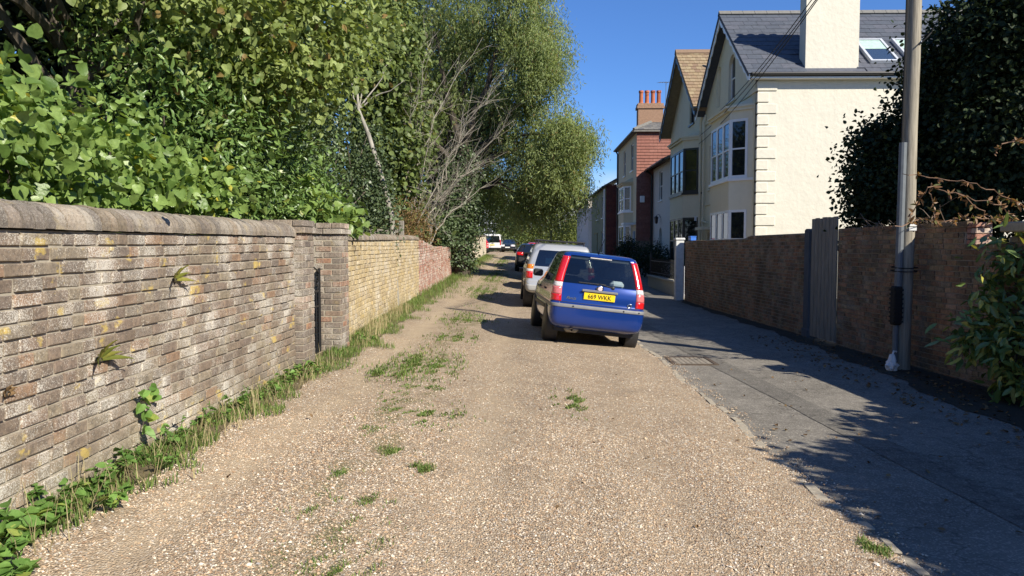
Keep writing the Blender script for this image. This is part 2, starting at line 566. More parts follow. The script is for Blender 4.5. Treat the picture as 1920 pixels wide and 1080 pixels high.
# ================================================================== ground, lane, road
def sheet(name, xs, ys, mat, dz=0.0, jit=None, zfn=None):
    X, Y = np.meshgrid(xs, ys)
    if jit is not None: X = X + jit(X, Y)
    Z = gzn(X, Y) + dz
    if zfn is not None: Z = Z + zfn(X, Y)
    V = np.stack([X, Y, Z], -1).reshape(-1, 3)
    nx = len(xs); ny = len(ys)
    i = np.arange(ny - 1)[:, None] * nx + np.arange(nx - 1)[None, :]
    i = i.ravel()
    Fc = np.stack([i, i + 1, i + 1 + nx, i + nx], -1)
    o = obj(name, tri_data(name, V, Fc, mat, smooth=True))
    o['kind'] = 'structure'
    return o
def wob(y, s, a):
    return a * (np.sin(y * 1.7 * s + 1) + np.sin(y * 4.1 * s + 2.3) * .6 + np.sin(y * 9.7 * s + .4) * .35) / 2
yy = np.concatenate([np.arange(-8, 14, .12), np.arange(14, 40, .4), np.arange(40, 131, 1.5)])
def rut(X, Y):
    return (-.022 * np.exp(-((X + 1.85) / .28) ** 2) + .014 * np.exp(-((X + 1.15) / .3) ** 2) - .02 * np.exp(-((X + .35) / .3) ** 2) - .012 * np.exp(-((X - .95) / .25) ** 2)) * (np.abs(Y) < 60) \
        + .006 * np.sin(X * 7 + Y * 2.1) * np.sin(Y * 3.3 - X * 2)
sheet('ground', [-400, -60, -20, -8, -4, -3, -2.6, -1, 0, .5, 1.3, 2, 2.3, 5.6, 9, 20, 60, 400],
      [-60, -10, 0, 15, 22, 33, 44, 60, 82, 130, 600], M_earth, -.06)
lane_x = np.concatenate([np.linspace(-2.75, 1.9, 50), [2.0, 2.06]])
def lane_jit(X, Y):
    e = np.clip((X - 1.7) / .36, 0, 1)
    far = np.interp(Y, [0, 60, 75, 130], [0, 0, -.0, -.0])
    return e * wob(Y, 1.0, .06) + np.where(X < -2.2, np.interp(Y, [0, 10, 21, 33, 60, 130], [0, 0, -.45, -.6, -.9, -1.2]), 0) + far
gravel_lane = sheet('gravel_lane', lane_x, yy, M_gravel, 0.0, lane_jit, rut)
road = sheet('road', [1.9, 2.1, 2.3, 2.8, 3.4, 4.2, 5.0, 5.6, 6.2, 7.4], yy, M_asph, -.012)
# darker trench reinstatement along the road, mossy litter at the wall foot
sheet('trench_patch', [0, .11, .22, .33], np.arange(3.0, 17.5, .15), M_patch, -.007, lambda X, Y: 2.93 + (Y - 8) * -.052 + wob(Y, .9, .012))
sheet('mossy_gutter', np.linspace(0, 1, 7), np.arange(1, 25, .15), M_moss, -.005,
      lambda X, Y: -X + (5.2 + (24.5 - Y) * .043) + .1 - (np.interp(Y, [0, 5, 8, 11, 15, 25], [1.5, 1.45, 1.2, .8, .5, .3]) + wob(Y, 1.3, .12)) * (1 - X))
sheet('grass_verge_soil', np.linspace(0, 1, 5), np.arange(1, 60, .2), plain('verge soil', (.13, .105, .06), .95, .1, var=.3), .006,
      lambda X, Y: -X + np.interp(Y, [0, 10, 21, 33, 60], [-2.72, -2.72, -3.1, -3.3, -3.6]) + X * (np.interp(Y, [0, 5, 10, 20, 40, 60], [.42, .38, .42, .5, .6, .5]) + wob(Y, 1.6, .07) + .02 * np.sin(Y * 31) + .02 * np.sin(Y * 17.3)))
# crumbling pale edging between gravel and road
kerb = bpy.data.objects.new('kerb', None); COL.objects.link(kerb); kerb['kind'] = 'structure'
M_kerb = mortar_mat('crumbling edging concrete', (.40, .35, .27))
yk = 2.6
kb = MB().cham(-.5, .5, -.5, .5, -.5, .5, .08)
kmes = []
for q in range(4):
    vs = [tuple(c * (1 + random.uniform(-.12, .12)) for c in v) for v in kb.v]
    kmes.append(mesh_data('edging_stone', vs, kb.f, M_kerb))
while yk < 24:
    L = random.uniform(.10, .38)
    if random.random() < .7:
        o = bpy.data.objects.new('edging_stone', random.choice(kmes))
        xk = 2.08 + float(wob(np.array(yk + L / 2), 1.0, .06)) + random.uniform(-.008, .008)
        o.scale = (random.uniform(.045, .085), L * .97, .03)
        o.location = (xk, yk + L / 2, gz(xk, yk) - .008 + random.uniform(-.006, .004))
        o.rotation_euler = (random.uniform(-.03, .03), random.uniform(-.05, .05), random.uniform(-.08, .08))
        link(o, kerb)
    yk += L + random.uniform(.005, .06)

# loose stones on the near lane: far too many to count
def pebbles(n, y0, y1, s0, s1, xr=(-2.45, 2.12), power=1.0):
    oc = np.array([(1,0,0),(-1,0,0),(0,1,0),(0,-1,0),(0,0,1),(0,0,-1)], float)
    of = np.array([(0,2,4),(2,1,4),(1,3,4),(3,0,4),(2,0,5),(1,2,5),(3,1,5),(0,3,5)])
    y = y0 + (y1 - y0) * rng.random(n) ** power
    x = rng.uniform(xr[0], xr[1], n)
    thin = .62 * (np.exp(-((x + 1.85) / .26) ** 2) + np.exp(-((x + .35) / .28) ** 2)) + .45 * np.exp(-((x - .95) / .2) ** 2)
    thin = thin * (.55 + .45 * np.sin(y * 1.3 + x)) + .35 * (np.sin(x * 5.1 + 2 * np.sin(y * 1.7)) * np.sin(y * 2.9 + x * 1.3) > .45)
    kp = rng.random(n) > thin
    x, y = x[kp], y[kp]; n = len(x)
    s = rng.uniform(s0, s1, n) * (1 + (rng.random(n) < .03) * .7)
    V = oc[None] * (1 + rng.uniform(-.35, .35, (n, 6, 1)))
    V = V * (s[:, None] * np.stack([rng.uniform(.8, 1.3, n), rng.uniform(.7, 1.1, n), rng.uniform(.45, .75, n)], -1))[:, None, :]
    a = rng.uniform(0, 2 * PI, n); ca, sa = np.cos(a)[:, None], np.sin(a)[:, None]
    Vx = V[..., 0] * ca - V[..., 1] * sa; Vy = V[..., 0] * sa + V[..., 1] * ca
    b = rng.uniform(-.5, .5, n)[:, None]
    Vz = V[..., 2] + Vx * b
    z = gzn(x, y) + rut(x, y) + s * .15
    P = np.stack([Vx + x[:, None], Vy + y[:, None], Vz + z[:, None]], -1)
    Fc = (of[None] + (np.arange(n) * 6)[:, None, None]).reshape(-1, 3)
    return P.reshape(-1, 3), Fc, np.repeat(rng.random(n), 8)
def join_np(parts):
    Vs, Fs, Rs = [], [], []
    b = 0
    for V, Fc, r in parts:
        Vs.append(V); Fs.append(Fc + b); Rs.append(r); b += len(V)
    return np.concatenate(Vs), np.concatenate(Fs), np.concatenate(Rs)
V, Fc, r = join_np([pebbles(70000, 2.7, 6.5, .003, .0072, power=1.15), pebbles(5000, 2.7, 6.5, .006, .0115), pebbles(24000, 6.5, 12.0, .0035, .008, power=1.2), pebbles(1500, 2.8, 12, .004, .01, (2.0, 2.32))])
tag(obj('gravel_stones', tri_data('gravel_stones', V, Fc, M_pebble, r)), 'loose tan and white gravel stones lying over the near lane', 'gravel', kind='stuff')

# ================================================================== brick walls
def brick_template(j):
    c = .03
    def q(x, iy, iz, jj=0.0):
        out = []
        for sy, sz in ((-1,-1), (1,-1), (1,1), (-1,1)):
            out.append((x + random.uniform(-jj, jj), sy * (.5 - iy * random.uniform(.5, 1.5)), sz * (.5 - iz * random.uniform(.5, 1.5))))
        return out
    v = q(-.07, 0, 0) + q(-.007, .004, .01, .002) + q(0, .02, .07, .004)
    f = [(8, 9, 10, 11)] + [(a, (a + 1) % 4, 4 + (a + 1) % 4, 4 + a) for a in range(4)] + [(4 + a, 4 + (a + 1) % 4, 8 + (a + 1) % 4, 8 + a) for a in range(4)]
    return np.array(v), f
BT = [brick_template(k) for k in range(6)]
BTM = {}
def brick_mesh(k, mat):
    key = (k, mat.name)
    if key not in BTM: BTM[key] = mesh_data('brick', BT[k][0], BT[k][1], mat)
    return BTM[key]
def in_frame(p, m=20):
    q = proj(p)
    return q is not None and -m < q[0] < 1920 + m and -m < q[1] < 1080 + m
def brick_run(root, fx, y0, y1, zb, z_top, mat, side, n_ind, ch=.079, skip=None, jit=.006, bond=.42, joint=.013):
    items = []
    slope = lambda y: (fx(y + .1) - fx(y - .1)) / .2
    k = 0
    while True:
        if k * ch + ch * .6 > max(z_top(y0) - zb(y0), z_top(y1) - zb(y1)): break
        y = y0 - random.uniform(0, .2)
        while y < y1:
            L = .216 if random.random() > bond else .104
            L *= random.uniform(.95, 1.05)
            a, b = max(y, y0), min(y + L, y1)
            if b - a > .03:
                yc = (a + b) / 2
                zc = zb(yc) + k * ch + ch / 2
                if zc + ch * .3 < z_top(yc) and not (skip and skip(yc, zc)):
                    items.append((yc, zc, b - a))
            y += L + joint
        k += 1
    vis = []
    rest = []
    for it in items:
        p = (fx(it[0]), it[0], it[1])
        q = proj(p)
        ok = q is not None and -10 < q[0] < 1930 and 0 < q[1] < 1090
        (vis if ok else rest).append((it, q[2] if ok else 0))
    vis.sort(key=lambda t: t[1])
    ind = [t[0] for t in vis[:n_ind]]
    rest = [t[0] for t in vis[n_ind:]] + [t[0] for t in rest]
    for (yc, zc, L) in ind:
        o = bpy.data.objects.new('brick', brick_mesh(random.randrange(6), mat))
        o.location = (fx(yc) + random.uniform(-jit, jit), yc, zc)
        o.scale = (1, L, ch - joint)
        o.rotation_euler = (random.uniform(-.012, .012), random.uniform(-.02, .02), (0 if side > 0 else PI) + math.atan(-slope(yc)) + random.uniform(-.012, .012))
        link(o, root)
    if rest:
        Vs = []; Fs = []; rr = []
        fq = np.array([f for f in BT[0][1]])
        b = 0
        for (yc, zc, L) in rest:
            t = BT[random.randrange(6)][0] * np.array([side, L, ch - joint])
            if side < 0: t = t * np.array([1, -1, 1])
            t = t + np.array([fx(yc) + random.uniform(-jit, jit), yc, zc])
            t[:, 0] += (t[:, 1] - yc) * slope(yc)
            Vs.append(t); Fs.append(fq + b); rr.append(np.full(9, random.random())); b += 12
        o = obj('brickwork', tri_data('brickwork', np.concatenate(Vs), np.concatenate(Fs), mat, np.concatenate(rr)), root)
        o['kind'] = 'stuff'
def wall_core(root, fx, y0, y1, zb, z_top, side, thick, mat, step=.4, rec=.014, skip_top=None):
    n = max(2, int((y1 - y0) / step))
    ys = np.linspace(y0, y1, n + 1)
    m = MB()
    vs = []
    for y in ys:
        xf = fx(y) - side * rec; xb = fx(y) - side * thick
        zt = z_top(y) - .012
        vs += [(xf, y, zb(y) - .1), (xf, y, zt), (xb, y, zt), (xb, y, zb(y) - .1)]
    fs = []
    for i in range(n):
        for a in range(4):
            b = (a + 1) % 4
            fs.append((4*i+a, 4*i+b, 4*i+4+b, 4*i+4+a))
    fs += [(0, 1, 2, 3), (4*n+3, 4*n+2, 4*n+1, 4*n)]
    m.add(vs, fs)
    return m.build('mortar', mat, root)
def cope_template(w, h, over):
    prof = [(-w / 2 - over, 0), (-w / 2 - over, h * .25)]
    for k in range(1, 8):
        t = PI - PI * k / 8
        prof.append((math.cos(t) * (w / 2 + over), h * .25 + math.sin(t) * h * .75))
    prof += [(w / 2 + over, h * .25), (w / 2 + over, 0)]
    vs = [(x * (1 + random.uniform(-.012, .012)), -.5, z) for x, z in prof] + [(x, .5, z * (1 + random.uniform(-.03, .03))) for x, z in prof]
    n = len(prof)
    fs = [(i, i + 1, n + i + 1, n + i) for i in range(n - 1)] + [tuple(range(n)), tuple(range(n, 2 * n))[::-1]]
    return vs, fs
def coping(root, fxc, y0, y1, zt, w, h, over, mat, n_ind, bw=.078, mort=None, name='coping_brick'):
    tm = []
    for k in range(5):
        vs, fs = cope_template(w, h, over)
        me = mesh_data(name, vs, fs, mat)
        bm = bmesh.new(); bm.from_mesh(me); bmesh.ops.recalc_face_normals(bm, faces=bm.faces); bm.to_mesh(me); bm.free()
        tm.append(me)
    y = y0; lst = []
    while y + bw * .6 < y1:
        L = bw * random.uniform(.9, 1.1); lst.append((y + L / 2, L)); y += L + .014
    lst.sort(key=lambda t: abs(t[0] - 3.8))
    for (yc, L) in lst[:n_ind]:
        o = bpy.data.objects.new(name, random.choice(tm))
        o.location = (fxc(yc) + random.uniform(-.004, .004), yc, zt(yc) + random.uniform(-.003, .003))
        o.scale = (1, L, random.uniform(.97, 1.03))
        link(o, root)
    # bedding under and between
    n = max(2, int((y1 - y0) / .4)); ys = np.linspace(y0 + .004, y1 - .004, n + 1)
    vs0, _ = cope_template(w - .06, h - .03, over)
    pr = [(v[0], v[2]) for v in vs0[:len(vs0) // 2]]
    k = len(pr); vs = []; fs = []
    for yq in ys: vs += [(fxc(yq) + a, yq, zt(yq) + b) for a, b in pr]
    for i in range(n):
        fs += [(i*k+a, i*k+(a+1) % k, (i+1)*k+(a+1) % k, (i+1)*k+a) for a in range(k)]
    fs += [tuple(range(k))[::-1], tuple(n*k+a for a in range(k))]
    MB().add(vs, fs).build('coping_mortar', mort or mortar_mat('dark coping mortar', (.12, .10, .08)), root)  # mortar darkened so the joints between coping bricks look deeper
    rest = lst[n_ind:]
    if rest:
        m = MB()
        for (yc, L) in rest:
            vs, fs = cope_template(w, h, over)
            m.add([(fxc(yc) + v[0], yc + v[1] * L, zt(yc) + v[2]) for v in vs], fs)
        o = m.build('coping', mat, root); o['kind'] = 'stuff'

# --- left garden wall, near length
lw = thing('garden_wall', (-2.72, 4.9, .15), 'long weathered brown brick garden wall with rounded coping beside the iron gate, nearest on the left', 'wall')
fx1 = lambda y: -2.6 + .012 * math.sin(y * .9)
zb1 = lambda y: .02 + .009 * y
zt1 = lambda y: 1.63 + .0065 * y
brick_run(lw, fx1, .6, 8.28, zb1, zt1, M_old, 1, 300)
wall_core(lw, fx1, .6, 8.28, zb1, zt1, 1, .30, M_mort)
coping(lw, lambda y: fx1(y) - .15, .6, 8.28, lambda y: zt1(y) - .004, .30, .155, .02, M_cope, 300)

# --- brick gate piers
def unit_brick(mat, k=[0]):
    m = MB().cham(-.5, .5, -.5, .5, -.5, .5, .05)
    vs = [tuple(c + random.uniform(-.012, .012) for c in v) for v in m.v]
    me = mesh_data('brick', vs, m.f, mat)
    bm = bmesh.new(); bm.from_mesh(me); bmesh.ops.recalc_face_normals(bm, faces=bm.faces); bm.to_mesh(me); bm.free()
    return me
UB = [unit_brick(M_pier) for _ in range(5)]
def pier(x0, y0, w, z0, nc, label):
    p = thing('gate_pier', (x0 + w / 2, y0 + w / 2, z0), label, 'gate pier', 'brick piers either side of the iron gate')
    ch = .079
    def bx(a0, a1, b0, b1, z, h, out=0.0):
        o = bpy.data.objects.new('brick', random.choice(UB))
        o.location = ((a0 + a1) / 2 + random.uniform(-.003, .003), (b0 + b1) / 2 + random.uniform(-.003, .003), z + h / 2)
        o.scale = (a1 - a0 - .010, b1 - b0 - .010, h)
        o.rotation_euler = (0, 0, random.uniform(-.01, .01))
        link(o, p)
    for k in range(nc):
        e = .035 if k == nc - 2 else (.012 if k == nc - 1 else 0.0)
        xs = [x0 - e, x0 + w / 2, x0 + w + e] if k % 2 else [x0 - e, x0 + w * .26, x0 + w * .74, x0 + w + e]
        ys = [y0 - e, y0 + w * .26, y0 + w * .74, y0 + w + e] if k % 2 else [y0 - e, y0 + w / 2, y0 + w + e]
        for i in range(len(xs) - 1):
            for j in range(len(ys) - 1):
                bx(xs[i], xs[i+1], ys[j], ys[j+1], z0 + k * ch, .068)
    MB().box(x0 + .012, x0 + w - .012, y0 + .012, y0 + w - .012, z0 - .1, z0 + nc * ch - .02).build('mortar', M_mort, p)
    return p
pier(-2.95, 8.30, .45, .06, 23, 'near brick gate pier joined to the end of the brown wall')
pier(-2.95, 9.92, .47, .08, 23, 'far brick gate pier with a bright orange brick under its cap')

# --- iron gate
g = thing('iron_gate', (-2.8, 9.33, .12), 'black wrought iron garden gate with scrolled top between the two brick piers', 'gate')
gy0, gy1, gxx = 8.78, 9.89, -2.76
for k in range(9):
    yb = gy0 + .05 + k * (gy1 - gy0 - .1) / 8
    MB().tube([(gxx, yb, .17), (gxx, yb, .98)], .008, 6).build('bar', M_black, g)
for zz in (.16, .78, .98):
    MB().box(gxx - .006, gxx + .006, gy0, gy1, zz - .012, zz + .012).build('rail', M_black, g)
for yb in (gy0 + .015, gy1 - .015):
    MB().box(gxx - .014, gxx + .014, yb - .014, yb + .014, .12, 1.28).build('stile', M_black, g)
for k in range(6):
    c = Vector((gxx, gy0 + .12 + k * .17, 1.10))
    pts = [c + Vector((0, math.cos(t) * (.10 - .0045 * q), math.sin(t) * (.10 - .0045 * q))) for q, t in enumerate(np.linspace(-PI / 2, 2.4 * PI, 18))]
    MB().tube(pts, .007, 5).build('scroll', M_black, g)
arcp = [(gxx, gy0 + .02 + (gy1 - gy0 - .04) * t, 1.22 + .12 * math.sin(PI * t)) for t in np.linspace(0, 1, 11)]
MB().tube(arcp, .010, 6).build('top_rail', M_black, g)

# --- second length of left wall: buff then washed red
pts2 = ([10.4, 13.4, 21, 33], [-2.66, -2.86, -3.02, -3.2])
fx2 = lambda y: float(np.interp(y, *pts2))
gl = lambda y: gz(fx2(y), y)
w2 = thing('buff_brick_wall', (-2.9, 15.6, .15), 'buff and yellow brick wall with rounded coping just beyond the iron gate', 'wall')
zt2 = lambda y: float(np.interp(y, [10.4, 20, 33], [1.66, 1.78, 1.75]))
brick_run(w2, fx2, 10.41, 21, lambda y: gl(y) - .08, zt2, M_buff, 1, 300)
wall_core(w2, fx2, 10.41, 21, lambda y: gl(y) - .08, zt2, 1, .26, M_mortb)
coping(w2, lambda y: fx2(y) - .13, 10.41, 21, lambda y: zt2(y) - .004, .26, .12, .02, M_cope, 40, .11)
w3 = thing('red_brick_wall', (-3.1, 27, .2), 'lime-washed red brick wall in the distance before the ivy covered trunk', 'wall')
zt3 = lambda y: float(np.interp(y, [21, 25, 33], [1.82, 1.62, 1.6]))
brick_run(w3, fx2, 21.02, 32.6, lambda y: gl(y) - .08, zt3, M_redb, 1, 120)
wall_core(w3, fx2, 21.02, 32.6, lambda y: gl(y) - .08, zt3, 1, .26, MATS['lime mortar'])
# boards between wall and tree
bd = thing('board_fence', (-3.2, 33.5, .25), 'short dark upright board fence beside the ivy covered trunk', 'fence')
for k in range(9):
    y = 32.68 + k * .21
    MB().box(-3.24 + random.uniform(-.01, .01), -3.2, y, y + .195, gz(-3.2, y) - .05, 1.85 + random.uniform(-.03, .03)).build('board', plain('old dark boards', (.10, .085, .07), .9, .2), bd)
# far pale wall
fx4 = lambda y: float(np.interp(y, [36, 44, 61], [-3.35, -3.42, -3.22]))
w4 = thing('pale_garden_wall', (-3.5, 48, .5), 'pale limewashed wall with dark run-off streaks at the far end of the lane', 'wall')
zg4 = lambda y: gz(fx4(y), y)
zt4 = lambda y: 2.12 + .022 * (y - 42)
brick_run(w4, fx4, 36, 61, lambda y: zg4(y) - .05, zt4, M_farw, 1, 0, ch=.15, bond=.2)
wall_core(w4, fx4, 36, 61, lambda y: zg4(y) - .05, lambda y: zt4(y), 1, .3, M_mortb)
m = MB()
for a in np.arange(36, 60.9, .8):
    m.box(fx4(a) - .36, fx4(a) + .05, a, a + .78, zt4(a), zt4(a) + .07)
m.build('coping', M_cope, w4)
for y in (44, 45.3, 46.8, 49.5, 53.5):
    x = fx4(y) + .008
    m = MB(); wd = random.uniform(.3, .7); dp = random.uniform(.5, 1.1); zt = zt4(y)
    m.add([(x, y - wd / 2, zt - .02), (x, y + wd / 2, zt - .02), (x, y + wd * .3, zt - dp * .6), (x, y + wd * .05, zt - dp), (x, y - wd * .2, zt - dp * .7)], [(0, 1, 2, 3, 4)])
    m.build('damp_stain', plain('damp stain', (.06, .055, .045), .95, .1), w4)

# --- right brick wall
fxr = lambda y: 5.2 + (24.5 - y) * .043
zbr = lambda y: gz(fxr(y), y) - .06
def ztr(y):
    if y > 18.3: return 1.80 - .003 * (y - 18)
    if y > 14.6: return 1.86
    if y > 11.2: return 1.90
    return 1.93
wa = thing('brick_boundary_wall', (5.6, 18, -.2), 'dark red brick boundary wall between the white gatepost and the timber gate', 'wall')
brick_run(wa, fxr, 14.95, 24.3, zbr, ztr, M_right, -1, 300, ch=.075)
wall_core(wa, fxr, 14.95, 24.3, zbr, ztr, -1, .24, M_mortr)
wb = thing('brick_boundary_wall', (5.8, 11, -.2), 'dark mossy brick boundary wall behind the wooden utility pole, with a broken notch', 'wall')
notch = lambda yc, zc: (9.12 < yc < 9.95 and zc > 1.58) or (yc <= 9.12 and zc > 1.7)
def ztb(y): return 1.60 if 9.12 < y < 9.95 else (1.72 if y <= 9.12 else ztr(y))
brick_run(wb, fxr, 4.5, 13.55, zbr, lambda y: 1.93, M_right, -1, 300, ch=.075, skip=notch)
for (a, b) in ((4.5, 9.12), (9.12, 9.95), (9.95, 13.55)):
    zz = {4.5: 1.70, 9.12: 1.58, 9.95: 1.90}[a]
    wall_core(wb, fxr, a, b + (.05 if b > 13 else 0), zbr, lambda y, zz=zz: zz, -1, .24, M_mortr)
ub_r = []
for _ in range(4):
    me = random.choice(UB).copy(); me.materials.clear(); me.materials.append(M_redb); ub_r.append(me)
for k in range(4):      # loose topmost bricks at the notch edge, in paler brick as if catching the light
    for q in range(2):
        o = bpy.data.objects.new('brick', random.choice(ub_r))
        o.scale = (.215, .105, .066); o.location = (fxr(10) + .13, 9.86 - .0 + q * .11 - .055, 1.625 + k * .075); link(o, wb)
cap = MB().cham(5.72, 6.05, 8.55, 9.08, 1.74, 1.86, .015).build('coping_stone', M_kerb, wb)
# timber gate set in the wall
tg = thing('timber_gate', (5.65, 14.25, -.2), 'tall weathered grey board gate set into the right brick wall', 'gate')
for k in range(7):
    y = 13.575 + k * .153
    x = fxr(y) - .03
    MB().box(x, x + .03, y, y + .147, -.17, 2.12 + random.uniform(-.012, .012)).build('board', M_plank, tg)
for zz in (.3, 1.5):
    MB().box(fxr(14.1) + .012, fxr(14.1) + .06, 13.6, 14.66, zz, zz + .1).build('ledge', M_plank, tg)
ps = thing('gate_post', (5.62, 14.8, -.2), 'slate grey round-topped gatepost beside the board gate', 'post')
m = MB(); x = fxr(14.8)
m.prism([(14.68, -.2)] + [(14.8 + .12 * -math.cos(t), 1.88 + .05 * math.sin(t)) for t in np.linspace(0, PI, 7)] + [(14.92, -.2)], x - .05, x + .15, lambda a, b, d: (d, a, b))
m.build('post', M_dpost, ps)
MB().cham(x - .07, x + .17, 14.66, 14.94, -.23, -.05, .01).build('plinth', M_dpost, ps)
# ================================================================== houses
def frame_T(O, U, V, Wv):
    O, U, V, Wv = Vector(O), Vector(U), Vector(V), Vector(Wv)
    return lambda u, v, w: tuple(O + U * u + V * v + Wv * w)
def window(parent, O, U, Wv, w, h, mat, fw=.06, sash=True, bars=(), sill=True, depth=0.0, fd=.06, arched=False, name='window', pane=None, sillm=None, curtain=None):
    """O: bottom centre of the opening on the outer wall face"""
    T = frame_T(O, U, (0, 0, 1), Wv)
    m = MB(T); d0, d1 = -depth - fd, -depth
    m.box(-w/2, -w/2 + fw, 0, h, d0, d1); m.box(w/2 - fw, w/2, 0, h, d0, d1)
    m.box(-w/2 + fw, w/2 - fw, 0, fw * 1.2, d0, d1); m.box(-w/2 + fw, w/2 - fw, h - fw, h, d0, d1)
    if sash: m.box(-w/2 + fw, w/2 - fw, h * .5 - .025, h * .5 + .025, d0 + .005, d1 - .008)
    for b in bars: m.box(b * w / 2 - .014, b * w / 2 + .014, fw, h - fw, d0 + .008, d1 - .012)
    win = m.build(name, mat, parent)
    for (a, b) in (((fw, h * .5), (h * .5, h - fw)) if sash else ((fw, h - fw),)):
        off = .012 if a > fw else 0.0
        MB(T).box(-w/2 + fw, w/2 - fw, a, b, d0 + .012 + off, d0 + .020 + off).build('pane', pane or M_pane, win)
    if curtain:
        for s in (-1, 1):
            MB(T).box(min(s * w/2, s * w * .26), max(s * w/2, s * w * .26), fw, h - fw, d0 - .06, d0 - .04).build('curtain', curtain, win)
    if sill:
        MB(T).box(-w/2 - .06, w/2 + .06, -.07, 0, -depth - .05, .07).build('sill', sillm or mat, win)
    return win
def pitched(root, corners, thick, name, mat):
    """roof slab from 4 corners"""
    c = [Vector(p) for p in corners]
    n = (c[1] - c[0]).cross(c[3] - c[0]).normalized()
    if n.z < 0: n = -n
    vs = [tuple(p) for p in c] + [tuple(p - n * thick) for p in c]
    return MB().add(vs, [(0,1,2,3), (4,7,6,5), (0,4,5,1), (1,5,6,2), (2,6,7,3), (3,7,4,0)]).build(name, mat, root)
def roof_tiles(root, parent, O, U, S, nu, ns, tw, tl, thick, mat, name='slate', individual=True, lift=.012, mask=None):
    """rows of tiles on a slope; O eave corner, U along the eave, S up the slope"""
    O, U, S = Vector(O), Vector(U).normalized(), Vector(S).normalized()
    N = U.cross(S).normalized()
    if N.z < 0 and abs(N.z) > .05: N = -N
    base = MB().box(0, 1, 0, 1, 0, 1)
    me = mesh_data(name, base.v, base.f, mat)
    rows = []
    bv = np.array(base.v)
    for r_ in range(ns):
        off = (r_ % 2) * tw / 2
        for c in range(-1, nu + 1):
            u0 = c * tw + off
            u1 = u0 + tw - .008
            u0, u1 = max(u0, 0), min(u1, nu * tw)
            if u1 - u0 < .05: continue
            P = O + U * u0 + S * (r_ * tl)
            if mask and not mask(P + U * (u1 - u0) / 2): continue
            rows.append((P, u1 - u0))
    q = Matrix((U, S, N)).transposed()
    tilt = Matrix.Rotation(-math.atan2(thick * 1.15, tl), 3, 'X')
    if individual:
        for (P, L) in rows:
            o = bpy.data.objects.new(name, me)
            Mx = (q @ tilt).to_4x4() @ Matrix.Diagonal((L, tl * 1.12, thick, 1))
            Mx.translation = P + N * (lift + thick * 1.15 + random.uniform(0, .004))
            o.matrix_basis = Mx
            link(o, parent)
    else:
        Vs = []; b = 0; Fs = []; rr = []
        Q = np.array(q @ tilt)
        for (P, L) in rows:
            v = (bv * np.array([L, tl * 1.12, thick])) @ Q.T + np.array(P + N * (lift + thick * 1.15 + random.uniform(0, .006)))
            Vs.append(v); Fs.append(np.array(base.f) + b); b += 8; rr.append(np.full(6, random.random()))
        o = obj('tile_courses', tri_data('tile_courses', np.concatenate(Vs), np.concatenate(Fs), mat, np.concatenate(rr)), parent)
        o['kind'] = 'stuff'
